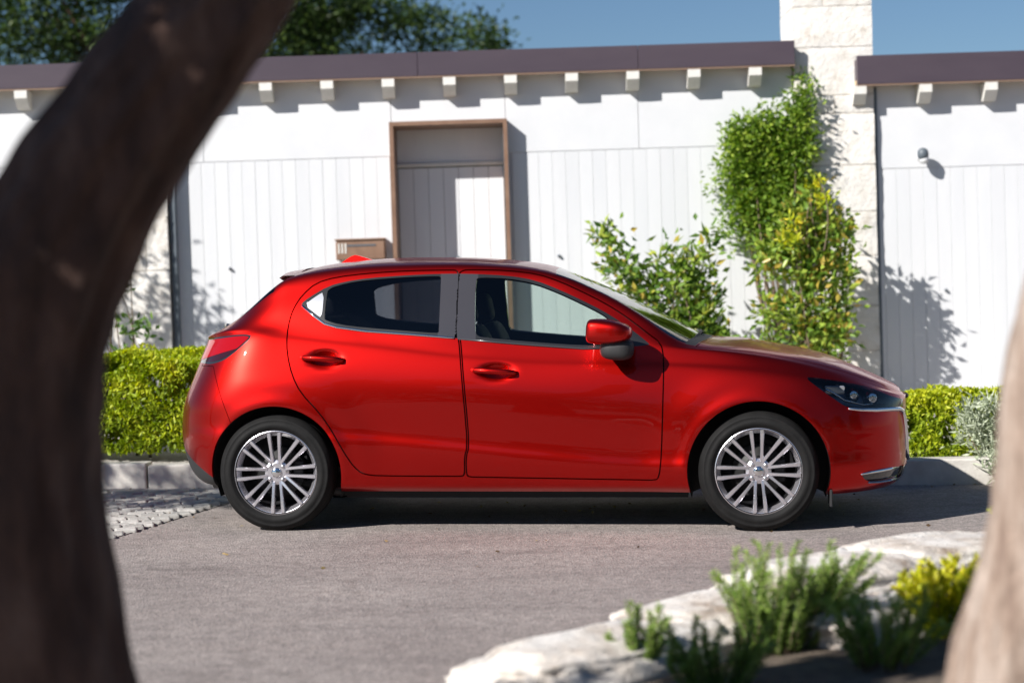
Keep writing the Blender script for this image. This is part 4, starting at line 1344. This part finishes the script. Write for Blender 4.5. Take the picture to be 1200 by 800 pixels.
def boulder(label, loc, size, rz, seed, tilt=0.0):
    bm = bmesh.new()
    bmesh.ops.create_icosphere(bm, subdivisions=5, radius=1.0)
    for v in bm.verts:
        p = v.co.copy()
        q = Vector([math.copysign(abs(c) ** .55, c) for c in p])
        q /= max(1.0, (abs(q.x) ** 4 + abs(q.y) ** 4 + abs(q.z) ** 4) ** .25)
        n1 = noise.noise(p * 1.3 + Vector((seed, 0, 0)))
        n2 = noise.noise(p * 3.4 + Vector((0, seed, 0)))
        n3 = noise.noise(p * 9 + Vector((0, 0, seed)))
        n4 = abs(noise.noise(Vector((p.x * 2.2, p.y * 2.2, p.z * 7)) + Vector((seed, seed, 0))))
        q *= 1 + .13 * n1 + .09 * n2 + .04 * n3 - .07 * n4
        v.co = Vector((q.x * size[0], q.y * size[1], q.z * size[2]))
    me = bpy.data.meshes.new('limestone_boulder'); bm.to_mesh(me); bm.free()
    me.polygons.foreach_set('use_smooth', np.ones(len(me.polygons), dtype=bool))
    o = link('limestone_boulder', me, M['rock'], None, loc, (tilt, 0, rz))
    tag(o, label, 'boulder', 'boulders edging the front bed')
    return o


boulder('pale limestone boulder edging the road at the bottom centre', (.26, 5.76, .01), (.54, .26, .15), .76, 1.3)
boulder('pale limestone boulder just left of the large rosemary', (.70, 6.30, .01), (.46, .27, .15), .80, 4.1)
boulder('broad pale limestone boulder behind the large rosemary', (1.16, 6.72, .05), (.46, .30, .17), .62, 7.7)
boulder('long pale limestone boulder at the right before the pale trunk', (1.72, 7.18, .05), (.50, .30, .17), .50, 12.9)
boulder('limestone boulder at the right frame edge behind the pale trunk', (2.36, 7.50, .04), (.48, .30, .17), .32, 17.2)
boulder('low limestone boulder under the rosemary in the front bed', (1.20, 6.15, .05), (.30, .20, .12), .6, 21.5)


def rosemary(name, label, base, stems, hgt, spread, mat='leaf_rose', needle=(.026, .0042), lean=(0, 0), per=70, group=None, cat='rosemary'):
    root = empty(name, base); tag(root, label, cat, group)
    Cs, Ds, Ts = [], [], []
    items = []
    for k in range(stems):
        a = RNG.uniform(0, 2 * math.pi); rad = spread * math.sqrt(RNG.random())
        b0 = np.array([rad * math.cos(a) * .5, rad * math.sin(a) * .5, -.02])
        h = hgt * RNG.uniform(.45, 1.05)
        tip = np.array([rad * math.cos(a) * 1.3 + lean[0] * h + RNG.normal(0, .3 * spread), rad * math.sin(a) * 1.3 + lean[1] * h, h])
        mid = (b0 + tip) / 2 + np.array([RNG.normal(0, .25 * spread), RNG.normal(0, .2 * spread), .12 * h])
        us = np.linspace(0, 1, per)
        P = ((1 - us) ** 2)[:, None] * b0 + (2 * us * (1 - us))[:, None] * mid + (us ** 2)[:, None] * tip
        T = np.gradient(P, axis=0); T /= np.linalg.norm(T, axis=1, keepdims=True)
        for rep in range(3):
            d = RNG.normal(size=P.shape); d -= T * (d * T).sum(1, keepdims=True)
            d /= np.linalg.norm(d, axis=1, keepdims=True)
            D = d * .8 + T * .75
            m = us > .12
            Cs.append((P + D * needle[0] * .4)[m]); Ds.append(D[m]); Ts.append((.35 + .35 * us + RNG.normal(0, .15, per))[m])
        items.append((tube_mesh('t', [P[0], P[per // 3], P[2 * per // 3], P[-1]], [.004, .003, .0022, .0012], 5), Matrix()))
    fo = link('foliage', leaves_mesh('foliage', np.concatenate(Cs), np.concatenate(Ds), needle[0], needle[1], np.concatenate(Ts)), M[mat], root)
    fo['kind'] = 'stuff'
    link('stem', join_meshes('stem', items), M['twig'], root)['kind'] = 'stuff'
    return root


rosemary('rosemary_bush', 'large rosemary bush leaning over the pale boulders below the front wheel', (.86, 5.95, .03), 62, .37, .19, lean=(.10, .0))
rosemary('rosemary_bush', 'arching rosemary branch trailing right over the broad boulder', (.98, 6.02, .10), 22, .28, .10, lean=(.60, .1))
rosemary('rosemary_bush', 'small rosemary sprig at the bottom centre beside the road', (.37, 5.62, .04), 16, .23, .06, lean=(.1, 0))
rosemary('rosemary_bush', 'low rosemary tuft at the bottom edge right of the large rosemary', (1.12, 5.5, .08), 30, .24, .18)
rosemary('rosemary_bush', 'low rosemary tuft at the bottom edge left of the large rosemary', (.60, 5.35, .05), 26, .20, .12)
rosemary('spurge', 'bright yellow-green leafy plant at the foot of the pale trunk', (1.47, 6.02, .05), 46, .26, .13, 'leaf_yellow', (.036, .013), per=42, cat='plant')
rosemary('spurge', 'small yellow-green tuft on the boulder behind the pale trunk', (1.92, 6.9, .18), 12, .18, .08, 'leaf_hedge', (.03, .009), per=30, cat='plant')

# ------------------------------------------------------------------ foreground trees
def big_trunk(name, label, base, pts, rads, mat, crown, crown_mat, seed, limbs):
    root = empty(name, base); tag(root, label, 'tree')
    B = Vector(base)
    # resample the trunk finely so that the bark has real relief
    P = [Vector(p) for p in pts]
    n = 70
    us = np.linspace(0, len(P) - 1, n)
    xs_ = [pchip([(i, p[k]) for i, p in enumerate(P)], us) for k in range(3)]
    rs_ = pchip(list(enumerate(rads)), us)
    V, F = [], []
    m = 56
    for i in range(n):
        c = Vector((xs_[0][i], xs_[1][i], xs_[2][i]))
        for k in range(m):
            th = 2 * math.pi * k / m
            d = Vector((math.cos(th), math.sin(th), 0))
            q = Vector((d.x * 5, d.y * 5, c.z * 1.6 + seed))
            q2 = Vector((d.x * 12, d.y * 12, c.z * 4 + seed))
            r = rs_[i] * (1 + .12 * noise.noise(q) + .10 * abs(noise.noise(q2)) - .09 * abs(noise.noise(q2 * 2)))
            V.append(c + d * r - B)
    for i in range(n - 1):
        for k in range(m): F.append((i * m + k, i * m + (k + 1) % m, (i + 1) * m + (k + 1) % m, (i + 1) * m + k))
    link('trunk', mesh('trunk', V, F, True), M[mat], root)
    Pp = blob_points(crown, 170, .1) - np.array(base)
    C, D, t = clump_leaves(Pp, 40, .085, .09, .045)
    fo = link('crown', leaves_mesh('crown', C, D, .10, .055, t), M[crown_mat], root); fo['kind'] = 'stuff'
    for l in limbs:
        link('limb', tube_mesh('limb', [Vector(p) - B for p in l], np.linspace(.09, .025, len(l)), 12, True, .1, seed), M[mat], root)
    return root


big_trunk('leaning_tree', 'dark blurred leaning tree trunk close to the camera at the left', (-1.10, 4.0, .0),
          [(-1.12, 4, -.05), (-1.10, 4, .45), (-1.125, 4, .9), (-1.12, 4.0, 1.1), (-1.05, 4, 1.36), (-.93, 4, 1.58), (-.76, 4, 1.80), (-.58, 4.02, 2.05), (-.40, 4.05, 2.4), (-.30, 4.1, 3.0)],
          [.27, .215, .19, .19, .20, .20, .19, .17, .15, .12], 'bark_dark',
          [(-2.08, 2.77, 3.25, .26, .26, .26), (-2.25, 2.77, 3.05, .27, .27, .27), (-2.42, 2.77, 2.78, .29, .29, .29), (-2.55, 2.77, 2.48, .30, .30, .30), (-2.62, 2.77, 2.15, .31, .31, .31), (-2.63, 2.77, 1.82, .31, .31, .31), (-2.60, 2.77, 1.5, .32, .32, .32),  # added out-of-view crown, blobs set toward the sun to shade the trunk
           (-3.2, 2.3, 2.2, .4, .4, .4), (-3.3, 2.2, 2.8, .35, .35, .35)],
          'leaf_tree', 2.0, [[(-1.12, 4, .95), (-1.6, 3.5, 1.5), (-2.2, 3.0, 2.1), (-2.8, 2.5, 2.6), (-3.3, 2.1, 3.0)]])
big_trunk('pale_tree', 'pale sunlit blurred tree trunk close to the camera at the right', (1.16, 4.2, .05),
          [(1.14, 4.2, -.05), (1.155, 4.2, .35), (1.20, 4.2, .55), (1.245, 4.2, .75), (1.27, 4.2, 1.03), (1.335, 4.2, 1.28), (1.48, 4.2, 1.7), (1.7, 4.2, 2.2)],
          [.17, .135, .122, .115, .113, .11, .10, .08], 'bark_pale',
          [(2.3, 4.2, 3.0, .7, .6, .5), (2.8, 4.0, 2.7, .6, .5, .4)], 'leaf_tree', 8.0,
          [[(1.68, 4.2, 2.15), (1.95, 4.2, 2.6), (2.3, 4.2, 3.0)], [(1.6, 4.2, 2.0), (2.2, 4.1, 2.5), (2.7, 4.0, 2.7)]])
# tree left of the drive, whose shade dapples the setts
tree('drive_tree', 'spreading tree left of the drive shading the sett paving', (-6.1, 8.3, .08), 3.6,
     [(-6.0, 8.1, 3.1, .7, .6, .35), (-5.4, 8.2, 3.2, .5, .5, .3), (-6.6, 8.3, 3.3, .6, .6, .4)], 55, 40, .11, .08, trunk_r=.11)

# unseen trees added behind the camera to darken reflections in the car's flank
for k, (tx, ty) in enumerate(((-7.5, -7.0), (-3.6, -6.2), (.2, -6.6), (3.6, -5.6), (7.2, -4.6), (10.5, -2.0), (12.5, 2.0))):
    lab_ = ['first', 'second', 'third', 'fourth', 'fifth', 'sixth', 'seventh'][k]
    tree('added_tree', 'broad dark unseen tree added behind the camera, %s from the left' % lab_, (tx, ty, 0), 4.2,
         [(tx, ty, 2.2, 1.9, 1.2, 1.5), (tx + .8, ty + .3, 1.0, 1.5, 1.0, 1.0), (tx - .8, ty, 1.0, 1.5, 1.0, 1.0), (tx + .3, ty, 3.6, 1.3, 1.0, .9)], 9, 26, .2, .17, group='unseen trees added behind the camera')

n_l = 170
lx = RNG.uniform(-2.6, 3.4, n_l); ln = -RNG.random(n_l) ** 2.2 * 3.6 - .03
kp = [kpt(a_ + 2.6, b_, .007) for a_, b_ in zip(lx, ln)]
Cc = np.array([[p.x, p.y, p.z] for p in kp]); Dd = np.stack([RNG.normal(size=n_l), RNG.normal(size=n_l), RNG.normal(0, .12, n_l)], 1)
litter = link('leaf_litter', leaves_mesh('leaf_litter', Cc, Dd, .028, .014, RNG.random(n_l), .1), leaf_mat('leaf_litter', [(0, (.10, .06, .03)), (.6, (.26, .17, .08)), (1, (.40, .33, .14))], .8, .1))
tag(litter, 'small dry fallen leaves scattered on the road along the kerb', 'leaf litter', kind='stuff')

tree('olive_tree', 'small tree at the left whose leaf shade falls on the white wall and pier', (-4.95, 13.25, .2), 3.0,
     [(-5.2, 13.3, 2.55, .40, .35, .45), (-4.7, 13.25, 2.75, .33, .3, .40), (-4.95, 13.2, 3.05, .35, .3, .3), (-5.5, 13.2, 2.9, .4, .3, .4)], 60, 16, .09, .085, trunk_r=.07)
